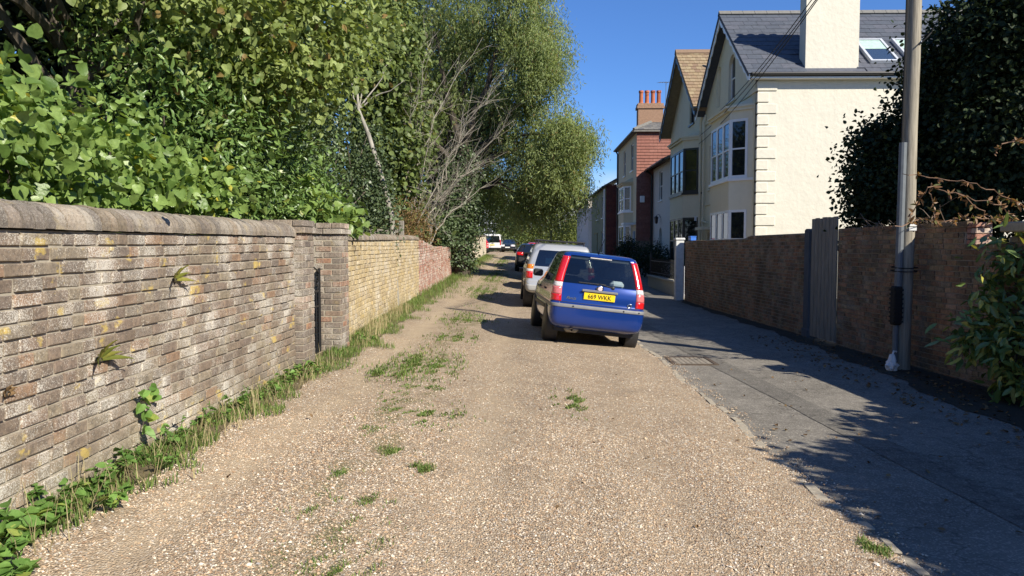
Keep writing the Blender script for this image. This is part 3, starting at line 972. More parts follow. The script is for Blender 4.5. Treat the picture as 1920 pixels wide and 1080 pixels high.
def bay(root, x_wall, x_f, y0, y1, cant, z0, z1, wins, wmat, frame, fcol, nfront=3, pane=None):
    """canted bay standing in front of a wall that faces -x; wins: list of (z_sill, height)"""
    pl = [(x_wall + .02, y0 - cant), (x_f, y0), (x_f, y1), (x_wall + .02, y1 + cant)]
    b = None
    segs = [z0]
    zones = []
    for (zs, h) in wins: zones.append((zs, zs + h))
    # solid bands between the windows
    edges = [z0] + [e for z in zones for e in z] + [z1]
    for k in range(0, len(edges), 2):
        q_ = MB().prism(pl, edges[k], edges[k+1], lambda a, c, d: (a, c, d)).build('bay_wall', wmat, root)
        bayo = q_
    # cornice and small roof
    m = MB(); e = .09
    pe = [(x_wall + .02, y0 - cant - e), (x_f - e, y0 - e * .5), (x_f - e, y1 + e * .5), (x_wall + .02, y1 + cant + e)]
    m.prism(pe, z1, z1 + .10, lambda a, c, d: (a, c, d))
    e = .15
    pe = [(x_wall + .02, y0 - cant - e), (x_f - e, y0 - e * .5), (x_f - e, y1 + e * .5), (x_wall + .02, y1 + cant + e)]
    m.prism(pe, z1 + .10, z1 + .17, lambda a, c, d: (a, c, d))
    top = [(x_wall + .02, y0 - cant, z1 + .17), (x_f, y0, z1 + .17), (x_f, y1, z1 + .17), (x_wall + .02, y1 + cant, z1 + .17), (x_wall + .02, y0 - cant + .2, z1 + .42), (x_wall + .02, y1 + cant - .2, z1 + .42)]
    m.add(top, [(0, 1, 4), (1, 2, 5, 4), (2, 3, 5)])
    m.build('cornice', wmat, bayo)
    for (zs, h) in wins:
        # front lights
        wd = (y1 - y0) / nfront
        for k in range(nfront):
            window(root, (x_f + .0, y0 + wd * (k + .5), zs), (0, -1, 0), (-1, 0, 0), wd - .004, h, frame, fw=.085, sill=False, pane=pane, curtain=fcol)
        for s, (ya, yb) in ((1, (y0 - cant, y0)), (-1, (y1 + cant, y1))):
            p0 = Vector((x_wall, ya, zs)); p1 = Vector((x_f, yb, zs))
            d = (p1 - p0); L = d.length; U = d.normalized()
            Wv = Vector((-abs(U.y), -s * abs(U.x), 0)).normalized()
            U2 = Vector((0, 0, 1)).cross(Wv) * -1
            window(root, p0 + d * .60, U2, Wv, L * .76, h, frame, fw=.085, sill=False, pane=pane, curtain=fcol)
            # pier next to the wall
            MB().prism([(p0.x + .02, p0.y), (p0.x + d.x * .21, p0.y + d.y * .21), (p0.x + d.x * .21 + .12, p0.y + d.y * .21 + s * .12), (p0.x + .15, p0.y + s * .15)], zs, zs + h, lambda a, c, e: (a, c, e)).build('bay_pier', wmat, root)
        # sill band
        e = .07
        pe = [(x_wall, y0 - cant - e), (x_f - e, y0 - e * .4), (x_f - e, y1 + e * .4), (x_wall, y1 + cant + e)]
        MB().prism(pe, zs - .09, zs - .002, lambda a, c, d: (a, c, d)).build('sill', frame, root)
        # dark room behind the lights
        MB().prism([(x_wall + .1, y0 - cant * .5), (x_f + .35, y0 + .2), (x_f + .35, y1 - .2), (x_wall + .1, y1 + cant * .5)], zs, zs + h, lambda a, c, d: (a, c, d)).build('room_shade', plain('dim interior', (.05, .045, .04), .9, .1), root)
    return bayo
def bargeboard(root, x, ya, za, yb, zb_, drop, mat, n=9, name='bargeboard'):
    """scalloped board down a gable slope from (ya,za) to (yb,zb_)"""
    poly = [(ya, za), (yb, zb_)]
    low = []
    for k in range(n * 6 + 1):
        t = 1 - k / (n * 6)
        s = abs(math.sin(t * n * PI)) * .10
        low.append((ya + (yb - ya) * t, za + (zb_ - za) * t - drop - s + .04))
    MB().prism(poly + low, x, x + .035, lambda a, b, d: (d, a, b)).build(name, mat, root)
M_curt = plain('net curtain', (.45, .44, .40), .9, .1)

# --------------------------------------------------------------- cream house (nearest)
h1 = thing('cream_house', (11.5, 28.6, -.1), 'cream rendered house with quoins, blue slate roof, skylights and a broad side chimney', 'house', 'houses along the right of the lane')
XF, YA, YB = 7.7, 25.0, 32.2
ZE, ZR, YR = 7.38, 10.25, 28.6
fnF = lambda a, b, d: (XF + d, a, b)
panel('front_wall', [(YA + .01, -.3), (YB, -.3), (YB, ZE), (YR, ZR - .15), (YA + .01, ZE)],
      [arch(27.75, 28.65, 7.05, 8.75), arch(29.75, 30.35, 7.15, 8.75), rect(30.9, 31.5, 4.0, 5.8), rect(30.7, 31.6, 0, 2.2)], fnF, .28, M_creamf, h1)
panel('side_wall', rect(7.70, 17.2, -.3, ZE), [], lambda a, b, d: (a, YA + d, b), .28, M_cream, h1)
MB().box(7.99, 17.2, YB - .3, YB - .02, -.3, ZE).box(16.9, 17.19, 25.3, 31.8, -.3, ZE).build('rear_wall', M_cream, h1)
window(h1, (XF, 28.2, 7.05), (0, -1, 0), (-1, 0, 0), .9, 1.7, M_white, depth=.10, curtain=M_curt)
MB().box(XF + .12, XF + .16, 29.76, 30.34, 7.15, 8.7).build('blind_recess', M_creamf, h1)
MB().box(XF + .12, XF + .16, 30.9, 31.5, 4.0, 5.8).build('blind_recess', M_creamf, h1)
MB().box(XF - .07, XF + .1, 27.6, 28.8, 6.97, 7.05).build('sill', M_creamf, h1)
MB().box(XF - .05, XF + .1, 30.8, 31.6, 3.93, 4.0).build('sill', M_creamf, h1)
dr = MB().box(XF + .15, XF + .19, 30.72, 31.58, 0, 2.18).build('door', plain('brown door', (.12, .05, .03), .4, .5), h1)
MB().tube([(XF + .14, 30.8, 1.0), (XF + .10, 30.8, 1.0)], .03, 8).build('handle', M_galv, dr)
MB().box(XF - .5, XF, 30.55, 31.75, 2.3, 2.42).build('door_hood', M_creamf, h1)
bay(h1, XF, 7.05, 26.0, 28.55, .52, -.2, 6.25, [(.85, 2.02), (3.95, 2.02)], M_creamf, M_white, None)
for zz in (3.35, 6.75):
    MB().box(XF - .05, XF + .02, 28.7 + .4 if zz < 5 else 25.03, YB, zz, zz + .09).build('string_course', M_creamf, h1)
# quoins up the near corner
z = ZE - .32; k = 0
while z > .9:
    hgt = .33
    w_ = .62 if k % 2 == 0 else .36
    MB().cham(7.665, 7.70 + w_, YA - .035, YA + .1, z - hgt + .012, z - .006, .012).build('quoin', M_cream, h1)
    z -= hgt + .04; k += 1
# roof
ev = .28
sl = (ZR - ZE) / (YR - YA)
ze0 = ZE - sl * ev + .10
X0, X1 = 7.28, 17.5
roof1 = pitched(h1, [(X0, YA - ev, ze0), (X1, YA - ev, ze0), (X1, YR, ZR + .10), (X0, YR, ZR + .10)], .10, 'roof', M_slate)
pitched(h1, [(X0, YB + ev, ze0), (X0, YR, ZR + .099), (X1, YR, ZR + .099), (X1, YB + ev, ze0)], .10, 'roof_slope', M_slate)
Sdir = Vector((0, YR - YA + ev, ZR + .10 - ze0)); slen = Sdir.length
def not_chim(P): return not (9.2 < P.x < 11.0 and P.y < 25.6)
roof_tiles(h1, roof1, (X0, YA - ev - .03, ze0 - .02), (1, 0, 0), Sdir, 21, 14, (X1 - X0) / 21, slen / 14, .010, M_slate, 'slate', True, .004, not_chim)
for k in range(23):
    x = X0 + k * .444
    MB().prism([(-.16, -.10), (0, .06), (.16, -.10), (.12, -.13), (0, .02), (-.12, -.13)], x, x + .43, lambda a, b, d: (d, YR + a, ZR + .17 + b)).build('ridge_tile', plain('grey ridge tile', (.17, .165, .15), .9, .2), roof1)
bargeboard(h1, X0 + .03, YA - ev, ze0 - .02, YR, ZR + .02, .24, M_white)
bargeboard(h1, X0 + .03, YB + ev, ze0 - .02, YR, ZR + .02, .24, M_white)
MB().tube([(X0 + .1, YA - ev - .07, ze0 - .03), (X1, YA - ev - .07, ze0 - .03)], .062, 8).build('gutter', M_black, h1)
MB().box(X0 + .1, X1, YA - ev + .0, YA - .002, ze0 - .16, ze0 - .11).build('soffit', M_white, h1)
# chimney
ch1 = MB().box(9.23, 10.97, YA - .006, YA + .55, ZE - .35, 10.45).build('chimney', M_cream, h1)
MB().box(9.15, 11.05, YA - .09, YA + .63, 10.05, 10.25).box(9.08, 11.12, YA - .15, YA + .69, 10.255, 10.5).build('chimney_cap', M_cream, ch1)
for k in range(4):
    MB().lathe([(.10, 10.5), (.12, 10.55), (.105, 10.8), (.12, 10.95), (.09, 10.95)], (9.5 + k * .4, YA + .27, 0), 'z', 12).build('chimney_pot', M_terra, ch1)
# skylights
Sn = Sdir.normalized(); Nn = Vector((1, 0, 0)).cross(Sn).normalized()
for xs in (11.45, 12.75):
    O = Vector((xs, YA - ev, ze0)) + Sn * .62 + Nn * .03
    T = frame_T(O, (1, 0, 0), Sn, Nn)
    m = MB(T); w_, h_ = .95, 1.75
    m.box(0, .08, 0, h_, 0, .11).box(w_ - .08, w_, 0, h_, 0, .11).box(.08, w_ - .08, 0, .08, 0, .11).box(.08, w_ - .08, h_ - .08, h_, 0, .11)
    sk = m.build('skylight', plain('skylight frame', (.62, .64, .66), .4, .5, .3), roof1)
    MB(T).box(.08, w_ - .08, .08, h_ - .08, .06, .075).build('pane', glass_mat('skylight glass', (.2, .25, .28), .3, .8, (.05, .07, .08)), sk)
    MB(T).box(.10, w_ - .10, h_ * .55, h_ - .10, .082, .085).build('blind', plain('pale green blind', (.35, .48, .42), .8), sk)
# pipes between the two houses
for (yy_, r_, zt) in ((32.05, .05, 6.9), (29.9, .04, 6.3)):
    MB().tube([(XF - .10, yy_, 0), (XF - .10, yy_, zt), (XF - .02, yy_, zt + .3)], r_, 8).build('downpipe', M_creamf, h1)
MB().tube([(XF - .12, 31.3, 2.62), (XF - .12, 32.2, 2.72)], .04, 8).build('waste_pipe', M_creamf, h1)

# --------------------------------------------------------------- second cream house
h2 = thing('gabled_house', (11.5, 36.2, 0), 'cream gabled house with yellow lichened tile roof and dark framed bay windows', 'house', 'houses along the right of the lane')
YA2, YB2, YR2, ZE2, ZR2 = 32.3, 40.0, 36.1, 7.6, 10.75
panel('front_wall', [(YA2, -.2), (YB2, -.2), (YB2, ZE2), (YR2, ZR2 - .1), (YA2, ZE2)], [rect(34.5, 35.5, 7.3, 9.15), rect(38.2, 39.2, 4.2, 6)], lambda a, b, d: (XF + .04 + d, a, b), .28, M_creamf, h2)
MB().box(XF + .35, 17, YA2 + .02, YA2 + .3, -.2, ZE2).box(XF + .35, 17, YB2 - .3, YB2 - .02, -.2, ZE2).build('side_wall', M_creamf, h2)
window(h2, (XF + .04, 35.0, 7.3), (0, -1, 0), (-1, 0, 0), 1.0, 1.85, M_dframe, depth=.08)
window(h2, (XF + .04, 38.7, 4.2), (0, -1, 0), (-1, 0, 0), 1.0, 1.8, M_dframe, depth=.08)
bay(h2, XF + .04, 7.0, 33.3, 36.2, .55, -.1, 6.3, [(.9, 2.0), (4.0, 1.95)], M_creamf, M_dframe, None)
ev2 = .3; sl2 = (ZR2 - ZE2) / (YR2 - YA2); ze2 = ZE2 - sl2 * ev2 + .12
X02 = 7.15
rf2 = pitched(h2, [(X02, YA2 - ev2, ze2), (17, YA2 - ev2, ze2), (17, YR2, ZR2 + .12), (X02, YR2, ZR2 + .12)], .12, 'roof', M_ytile)
pitched(h2, [(X02, YB2 + ev2, ze2), (X02, YR2, ZR2 + .119), (17, YR2, ZR2 + .119), (17, YB2 + ev2, ze2)], .12, 'roof_slope', M_ytile)
S2 = Vector((0, YR2 - YA2 + ev2, ZR2 + .12 - ze2))
roof_tiles(h2, rf2, (X02, YA2 - ev2 - .03, ze2 - .02), (1, 0, 0), S2, 16, 18, .24, S2.length / 18, .022, M_ytile, 'roof_tile', True, .004)
MB().prism([(-.2, -.14), (-.1, .02), (0, .07), (.1, .02), (.2, -.14), (0, 0)], X02, 17, lambda a, b, d: (d, YR2 + a, ZR2 + .2 + b)).build('ridge', M_ytile, rf2)
bargeboard(h2, X02 + .03, YA2 - ev2, ze2 - .02, YR2, ZR2 + .04, .28, M_dframe)
bargeboard(h2, X02 + .03, YB2 + ev2, ze2 - .02, YR2, ZR2 + .04, .28, M_dframe)
MB().tube([(8.6, 34.6, 9.8), (8.6, 34.6, 10.35)], .07, 8).build('vent_pipe', M_white, rf2)
MB().tube([(XF - .08, 32.75, 0), (XF - .08, 32.75, 7.0), (XF, 32.6, 7.4)], .055, 8).build('downpipe', M_creamf, h2)
dish = MB().box(7.45, 7.62, 32.9, 33.05, 2.75, 2.95).build('meter_box', M_white, h2)

# --------------------------------------------------------------- low grey house
h3 = thing('grey_house', (10, 43, 0), 'low grey rendered two-storey house with a lantern over its arched door', 'house', 'houses along the right of the lane')
XG = 7.85
panel('front_wall', rect(40.05, 46.0, 0, 6.35), [rect(42.9, 43.9, 4.3, 6.0), arch(42.9, 43.8, .35, 2.75)], lambda a, b, d: (XG + d, a, b), .28, M_greyp, h3)
MB().box(XG + .3, 15, 40.1, 40.35, 0, 6.35).box(XG + .3, 15, 45.7, 45.98, 0, 6.35).build('side_wall', M_greyp, h3)
window(h3, (XG, 43.4, 4.3), (0, -1, 0), (-1, 0, 0), 1.0, 1.7, M_white, depth=.06)
dr = MB().box(XG + .16, XG + .2, 42.92, 43.78, .35, 2.72).build('door', plain('pale grey door', (.42, .44, .45), .4, .4), h3)
MB().tube([(XG + .15, 43.65, 1.3), (XG + .1, 43.65, 1.3)], .03, 6).build('handle', M_black, dr)
rf3 = pitched(h3, [(7.4, 40.05, 6.38), (7.4, 46, 6.38), (12, 46, 8.6), (12, 40.05, 8.6)], .12, 'roof', M_oslate)
pitched(h3, [(16.4, 40.05, 6.38), (12, 40.05, 8.599), (12, 46, 8.599), (16.4, 46, 6.38)], .12, 'roof_slope', M_oslate)
MB().tube([(7.36, 40.1, 6.3), (7.36, 45.9, 6.3)], .07, 8).build('gutter', M_black, h3)
MB().tube([(7.40, 45.85, 6.28), (7.74, 45.85, 6.0), (7.74, 45.85, .3)], .06, 8).build('downpipe', M_black, h3)
ln = MB().lathe([(.02, 3.42), (.14, 3.32), (.12, 3.3), (.08, 3.0), (.03, 2.96)], (XG - .25, 43.35, 0), 'z', 6).tube([(XG, 43.35, 3.3), (XG - .1, 43.35, 3.5), (XG - .25, 43.35, 3.44)], .015, 6).build('wall_lantern', M_black, h3)

# --------------------------------------------------------------- tile-hung house
h4 = thing('tile_hung_house', (9, 50.5, .4), 'tall house with red tile-hung side wall, cream front and four-pot chimney', 'house', 'houses along the right of the lane')
X4, Y4, Y4b, Z4 = 6.85, 46.05, 55.4, 8.75
panel('front_wall', rect(Y4 + .01, Y4b, 0, Z4), [rect(47.6, 48.7, 6.5, 8.2), rect(51.2, 52.2, 6.5, 8.2)], lambda a, b, d: (X4 + d, a, b), .28, M_buffp, h4)
sw = MB().box(X4 + .29, 14, Y4 + .05, Y4 + .3, 0, Z4).box(13.7, 13.99, Y4 + .31, Y4b, 0, Z4).build('side_wall', plain('backing brick', (.2, .07, .05), .9, .1), h4)
MB().box(X4 + .02, X4 + .29, Y4 + .03, Y4 + .3, 0, Z4).build('corner_wall', M_buffp, h4)
roof_tiles(h4, sw, (X4 - .02, Y4 + .03, 2.0), (1, 0, 0), (0, 0, 1), 14, 36, .51, .187, .03, M_rtile, 'hung_tile', False, .0)
MB().box(X4 - .01, 13.9, Y4 + .0, Y4 + .045, .3, 2.0).build('plinth', plain('old brick plinth', (.22, .17, .13), .9, .1, var=.3, scale=25), h4)
window(h4, (X4, 48.15, 6.5), (0, -1, 0), (-1, 0, 0), 1.1, 1.7, M_white, depth=.06)
window(h4, (X4, 51.7, 6.5), (0, -1, 0), (-1, 0, 0), 1.0, 1.7, M_white, depth=.06)
bay(h4, X4, 6.3, 48.0, 50.4, .45, .3, 5.6, [(1.1, 1.9), (3.9, 1.6)], M_buffp, M_white, None, 2)
# door with flat hood on a post
dr4 = MB().box(X4 - .05, X4 - .005, 46.5, 47.3, .5, 2.6).build('door', plain('blue door', (.07, .16, .28), .4, .4), h4)
MB().tube([(X4 - .06, 46.6, 1.5), (X4 - .11, 46.6, 1.5)], .03, 6).build('handle', M_galv, dr4)
MB().box(X4 - .75, X4, 46.3, 47.5, 3.0, 3.12).box(X4 - .72, X4 - .62, 46.32, 46.42, .4, 3.0).build('door_hood', M_white, h4)
hipz = 10.6
e4 = .25
rc = [(X4 - e4, Y4 - e4, Z4), (14, Y4 - e4, Z4), (14, Y4b + e4, Z4), (X4 - e4, Y4b + e4, Z4), (10.2, 49.4, hipz), (10.2, 52.2, hipz)]
rf4 = MB().add(rc + [(p[0], p[1], p[2] - .1) for p in rc[:4]], [(0, 1, 4), (1, 2, 5, 4), (2, 3, 5), (3, 0, 4, 5), (0, 6, 7, 1), (1, 7, 8, 2), (2, 8, 9, 3), (3, 9, 6, 0), (6, 9, 8, 7)]).build('roof', M_oslate, h4)
Sh = Vector((0, 49.4 - Y4 + e4, hipz - Z4))
def hipmask(P):
    t = (P.y - (Y4 - e4)) / (49.4 - Y4 + e4)
    return X4 - e4 + t * 3.6 < P.x < 14 - t * 3.8
roof_tiles(h4, rf4, (X4 - e4, Y4 - e4 - .02, Z4 - .01), (1, 0, 0), Sh, 24, 15, .31, Sh.length / 15, .014, M_oslate, 'slate', False, .006, hipmask)
for (a, b) in (((X4 - e4, Y4 - e4, Z4), (10.2, 49.4, hipz)), ((10.2, 49.4, hipz), (10.2, 52.2, hipz))):
    MB().tube([Vector(a) + Vector((0, 0, .04)), Vector(b) + Vector((0, 0, .04))], .09, 6).build('hip_tile', plain('grey ridge tile', (.17, .165, .15)), rf4)
MB().tube([(X4 - e4 - .04, Y4 - e4, Z4 - .06), (X4 - e4 - .04, Y4b, Z4 - .06)], .07, 8).build('gutter', M_black, h4)
MB().tube([(X4 - .08, 55.0, .3), (X4 - .08, 55.0, 8.4), (X4 - e4, 55.0, 8.7)], .06, 8).build('downpipe', M_black, h4)
c4 = MB().box(7.05, 8.6, 47.0, 47.7, 8.8, 10.25).box(6.98, 8.67, 46.93, 47.77, 10.26, 10.42).box(7.02, 8.63, 46.97, 47.73, 10.43, 10.58).build('chimney', plain('chimney brick', (.27, .17, .115), .9, .1, var=.35, scale=16), h4)
for k in range(4):
    MB().lathe([(.13, 10.55), (.16, 10.62), (.13, 10.7), (.12, 11.25), (.155, 11.3), (.15, 11.42), (.10, 11.42)], (7.27 + k * .37, 47.35, 0), 'z', 12).build('chimney_pot', M_terra, c4)
MB().cham(7.05, 7.32, Y4 - .16, Y4 - .03, 4.35, 4.75, .02).build('alarm_box', M_white, h4)
# TV aerial on the next roof
ae = thing('tv_aerial', (8.75, 46.9, 9.6), 'thin metal television aerial on a mast beside the four-pot chimney', 'aerial')
MB().tube([(8.75, 46.95, 9.6), (8.75, 46.95, 11.9)], .02, 6).build('mast', M_galv, ae)
MB().tube([(8.2, 46.5, 11.75), (9.4, 47.4, 11.95)], .015, 5).build('boom', M_galv, ae)
for k in range(7):
    p = Vector((8.25, 46.54, 11.76)) + Vector((1.15, .86, .19)) * (k / 6.5)
    MB().tube([p + Vector((-.12, .16, 0)), p + Vector((.12, -.16, 0))], .008, 4).build('element', M_galv, ae)

# --------------------------------------------------------------- farther houses
h5 = thing('olive_house', (8, 61, .6), 'olive rendered two-storey house with dark red side wall past the tile-hung house', 'house', 'houses along the right of the lane')
panel('front_wall', rect(56.2, 67.8, .2, 6.2), [rect(58, 59, 3.9, 5.6), rect(62, 63, 3.9, 5.6), rect(58, 59.2, 1.2, 2.9), rect(62, 63, .6, 2.8)], lambda a, b, d: (6.04 + d, a, b), .28, M_olive, h5)
sd5 = MB().box(6.33, 12, 56.22, 56.5, .2, 6.2).build('side_wall', plain('backing brick', (.2, .07, .05)), h5)
MB().box(6.05, 6.33, 56.23, 56.5, .2, 6.2).build('corner_wall', M_olive, h5)
roof_tiles(h5, sd5, (6.06, 56.2, .5), (1, 0, 0), (0, 0, 1), 6, 31, .51, .187, .03, tiles('dark hung tile', [(.15,.05,.04), (.18,.06,.045), (.12,.045,.04)]), 'hung_tile', False, 0)
for (y, zs, w_, h_) in ((58.5, 3.9, 1.0, 1.7), (62.5, 3.9, 1.0, 1.7), (58.6, 1.2, 1.2, 1.7)):
    window(h5, (6.04, y, zs), (0, -1, 0), (-1, 0, 0), w_, h_, M_white, depth=.05)
d5 = MB().box(6.2, 6.25, 62, 63, .6, 2.8).build('door', M_white, h5)
pitched(h5, [(5.8, 56.0, 6.2), (5.8, 68, 6.2), (9, 68, 8.0), (9, 56, 8.0)], .12, 'roof', M_oslate)
pitched(h5, [(12.2, 56.0, 6.2), (9, 56, 7.999), (9, 68, 7.999), (12.2, 68, 6.2)], .12, 'roof_slope', M_oslate)
MB().tube([(5.78, 56, 6.12), (5.78, 68, 6.12)], .08, 6).build('gutter', M_black, h5)
MB().tube([(5.95, 56.3, 6.0), (5.95, 56.3, .6)], .06, 6).build('downpipe', M_white, h5)
h6 = thing('pale_house', (8, 78, .8), 'pale rendered house at the far end of the row, partly hidden by leaves', 'house', 'houses along the right of the lane')
panel('front_wall', rect(70.5, 86, .5, 6.0), [rect(73, 74, 3.8, 5.2), rect(78, 79, 3.8, 5.2)], lambda a, b, d: (5.95 + d, a, b), .28, M_pale, h6)
MB().box(6.24, 11, 70.52, 70.8, .5, 6.0).build('side_wall', M_pale, h6)
for y in (73.5, 78.5): window(h6, (5.95, y, 3.8), (0, -1, 0), (-1, 0, 0), 1.0, 1.4, M_white, depth=.05)
pitched(h6, [(5.6, 70.3, 6.0), (5.6, 86.2, 6.0), (8.5, 86.2, 7.6), (8.5, 70.3, 7.6)], .12, 'roof', M_oslate)
MB().tube([(5.6, 70.3, 5.92), (5.6, 86, 5.92)], .08, 6).build('gutter', M_black, h6)

# --------------------------------------------------------------- front gardens
gp = thing('white_gatepost', (5.05, 24.45, -.2), 'square white painted gatepost at the far end of the brick boundary wall', 'post')
MB().cham(4.92, 5.18, 24.33, 24.6, -.2, 1.80, .01).build('shaft', plain('dull white paint', (.55, .55, .53), .6, .3), gp)
MB().cham(4.89, 5.21, 24.30, 24.63, 1.802, 1.88, .02).build('cap', plain('dull white paint', (.55, .55, .53)), gp)
lwall = thing('low_garden_wall', (5.3, 28, -.1), 'low pale rendered front wall with iron railings beyond the white gatepost', 'wall')
MB().box(5.2, 5.42, 25.9, 31.5, -.3, .34).build('base', stucco('dirty cream wall', (.38, .35, .28)), lwall)
MB().cham(5.15, 5.47, 25.85, 31.55, .342, .42, .015).build('coping_stone', stucco('dirty cream wall', (.38, .35, .28)), lwall)
for k in range(38):
    y = 26.0 + k * .145
    MB().tube([(5.31, y, .42), (5.31, y, 1.12)], .009, 5).build('railing_bar', M_black, lwall)
for zz in (.55, 1.02):
    MB().box(5.295, 5.325, 25.95, 31.45, zz - .015, zz + .015).build('rail', M_black, lwall)
for (y, s) in ((25.95, 1), (31.45, 1)):
    po = MB().cham(5.27, 5.35, y - .04, y + .04, .42, 1.3, .01).build('railing_post', M_black, lwall)
    MB().lathe([(.0, 1.42), (.04, 1.38), (.045, 1.34), (.02, 1.30)], (5.31, y, 0), 'z', 8).build('finial', M_black, po)
gt = thing('front_gate', (5.3, 25.2, -.2), 'pale metal garden gate beside the white gatepost', 'gate')
for k in range(8):
    y = 24.72 + k * .15
    MB().tube([(5.28, y, -.1), (5.28, y, .95 + .08 * math.sin(k / 7 * PI))], .010, 5).build('bar', plain('silver paint', (.5, .5, .52), .4, .5), gt)
for zz in (0.0, .85): MB().box(5.27, 5.29, 24.68, 25.82, zz - .015, zz + .015).build('rail', plain('silver paint', (.5, .5, .52)), gt)
bn = thing('storage_box', (5.36, 23.95, 1.78), 'small bright blue lidded box on the far end of the right brick wall', 'box')
MB().cham(5.27, 5.45, 23.80, 24.12, 1.785, 1.90, .01).build('tub', M_blue, bn)
MB().cham(5.26, 5.46, 23.79, 24.13, 1.902, 1.93, .008).build('lid', M_blue, bn)

# ================================================================== utility pole and road furniture
pole_b = Vector((5.50, 10.85, -.25))
pole_t = Vector((5.55, 10.85, 7.2))
up = thing('utility_pole', pole_b, 'weathered wooden utility pole with grey cable conduit against the right brick wall', 'pole')
m = MB()
pp = [pole_b.lerp(pole_t, t) for t in np.linspace(0, 1, 16)]
m.tube([p + Vector((random.uniform(-.006, .006), random.uniform(-.006, .006), 0)) for p in pp], [.110 - .0018 * k for k in range(16)], 18)
auto_smooth(m.build('shaft', M_pole, up))
cx = lambda z: pole_b.x + (pole_t.x - pole_b.x) * (z + .25) / 7.45
auto_smooth(MB().tube([(cx(z) - .135, 10.77, z) for z in (.95, 2.0, 3.05)], .052, 10).build('conduit', M_galv, up))
auto_smooth(MB().tube([(cx(z) - .15, 10.77, z) for z in (-.1, .45)], .040, 10).build('lower_conduit', M_galv, up))
auto_smooth(MB().tube([(cx(z) - .15, 10.77, z) for z in (3.05, 5, 7)], .016, 6).build('cable', M_rubber, up))
m = MB().cham(cx(.7) - .215, cx(.7) - .095, 10.70, 10.84, .44, 1.0, .02)
for k in range(8): m.box(cx(.7) - .222, cx(.7) - .088, 10.693, 10.847, .48 + k * .065, .505 + k * .065)
m.build('cable_guard', M_rubber, up)
for zz in (1.22, 1.27):
    MB().tube([(cx(zz) - .03 + (.178 * math.cos(t)), 10.83 + .15 * math.sin(t), zz + .01 * math.sin(t)) for t in np.linspace(0, 2 * PI, 20)], .008, 5).build('strap', M_rubber, up)
T_pl = (cx(1.95) + .02, 10.85 - .110, 1.9)
MB().box(T_pl[0] - .045, T_pl[0] + .06, T_pl[1] - .006, T_pl[1] + .03, 1.80, 1.845).build('number_tag', plain('pale tag', (.6, .6, .58)), up)
MB().box(T_pl[0] - .045, T_pl[0] + .06, T_pl[1] - .006, T_pl[1] + .03, 1.86, 1.90).build('number_tag', plain('pale tag', (.6, .6, .58)), up)
MB().tube([(cx(4.6) + .12, 10.80, 4.55), (cx(4.6) + .18, 10.72, 4.58), (cx(4.6) + .19, 10.7, 4.64)], .012, 6).tube([(cx(4.4) + .0, 10.7, 4.40), (cx(4.4) + .1, 10.68, 4.50), (cx(4.6) + .18, 10.72, 4.58)], .010, 6).build('pole_step', M_rubber, up)
# telephone wires to the houses
for k, (end, sag) in enumerate((((7.55, 32.6, 6.4), .35), ((7.6, 33.0, 6.1), .42), ((7.6, 29.6, 6.9), .3))):
    a = Vector((5.50, 10.85, 7.0 + k * .08)); b = Vector(end)
    pts = [a.lerp(b, t) + Vector((0, 0, -sag * 4 * t * (1 - t))) for t in np.linspace(0, 1, 24)]
    w = MB().tube(pts, .011, 5).build('telephone_wire', M_rubber)
    tag(w, ['black telephone wire running from the utility pole, ending lowest of the pair at the gabled house', 'black telephone wire from the utility pole to the gabled house, lower of the pair', 'black telephone wire from the utility pole to the cream house front'][k] if k else 'black telephone wire from the utility pole to the gabled house, upper of the pair', 'wire', 'telephone wires')
# crumpled bag at the pole foot
bag_c = Vector((5.27, 10.68, -.13))
vs = []; fs = []
for i in range(9):
    ph = PI * i / 8
    for j in range(14):
        th = 2 * PI * j / 14
        rr = (.085 * math.sin(ph) * (1.0 if i > 3 else .8) + .006) * random.uniform(.72, 1.2)
        vs.append((bag_c.x + rr * math.cos(th), bag_c.y + rr * math.sin(th), bag_c.z + .10 * math.cos(ph) + (.06 if i < 2 else 0)))
for i in range(8):
    for j in range(14):
        fs.append((i*14+j, i*14+(j+1) % 14, (i+1)*14+(j+1) % 14, (i+1)*14+j))
bg = thing('plastic_bag', bag_c - Vector((0, 0, .08)), 'crumpled white plastic bag at the foot of the utility pole', 'bag')
MB().add(vs, fs).build('sack', M_bag, bg)
MB().tube([bag_c + Vector((0, 0, .13)), bag_c + Vector((.03, .01, .2)), bag_c + Vector((.07, .02, .19))], .014, 6).build('knot', M_bag, bg)
# manhole cover
mh = thing('manhole_cover', (2.55, 11.45, gz(2.55, 11.4)), 'rectangular iron manhole cover sunk in the tarmac near the blue car', 'manhole cover', rot=(0, 0, .08))
zz = gz(2.5, 11.4)
m = MB()
m.box(2.22, 2.90, 11.05, 11.11, zz - .03, zz + .004).box(2.22, 2.90, 11.80, 11.86, zz - .03, zz + .004).box(2.22, 2.28, 11.11, 11.80, zz - .03, zz + .004).box(2.84, 2.90, 11.11, 11.80, zz - .03, zz + .004)
m.build('frame', plain('rusty iron', (.10, .075, .055), .8, .3, .3, .3, 20), mh)
m = MB().box(2.285, 2.835, 11.115, 11.795, zz - .03, zz - .004)
for i in range(7):
    for j in range(9):
        m.box(2.30 + i * .075, 2.35 + i * .075, 11.13 + j * .073, 11.18 + j * .073, zz - .004, zz + .003)
m.build('lid', plain('worn concrete lid', (.24, .21, .17), .9, .2, 0, .25, 20), mh)
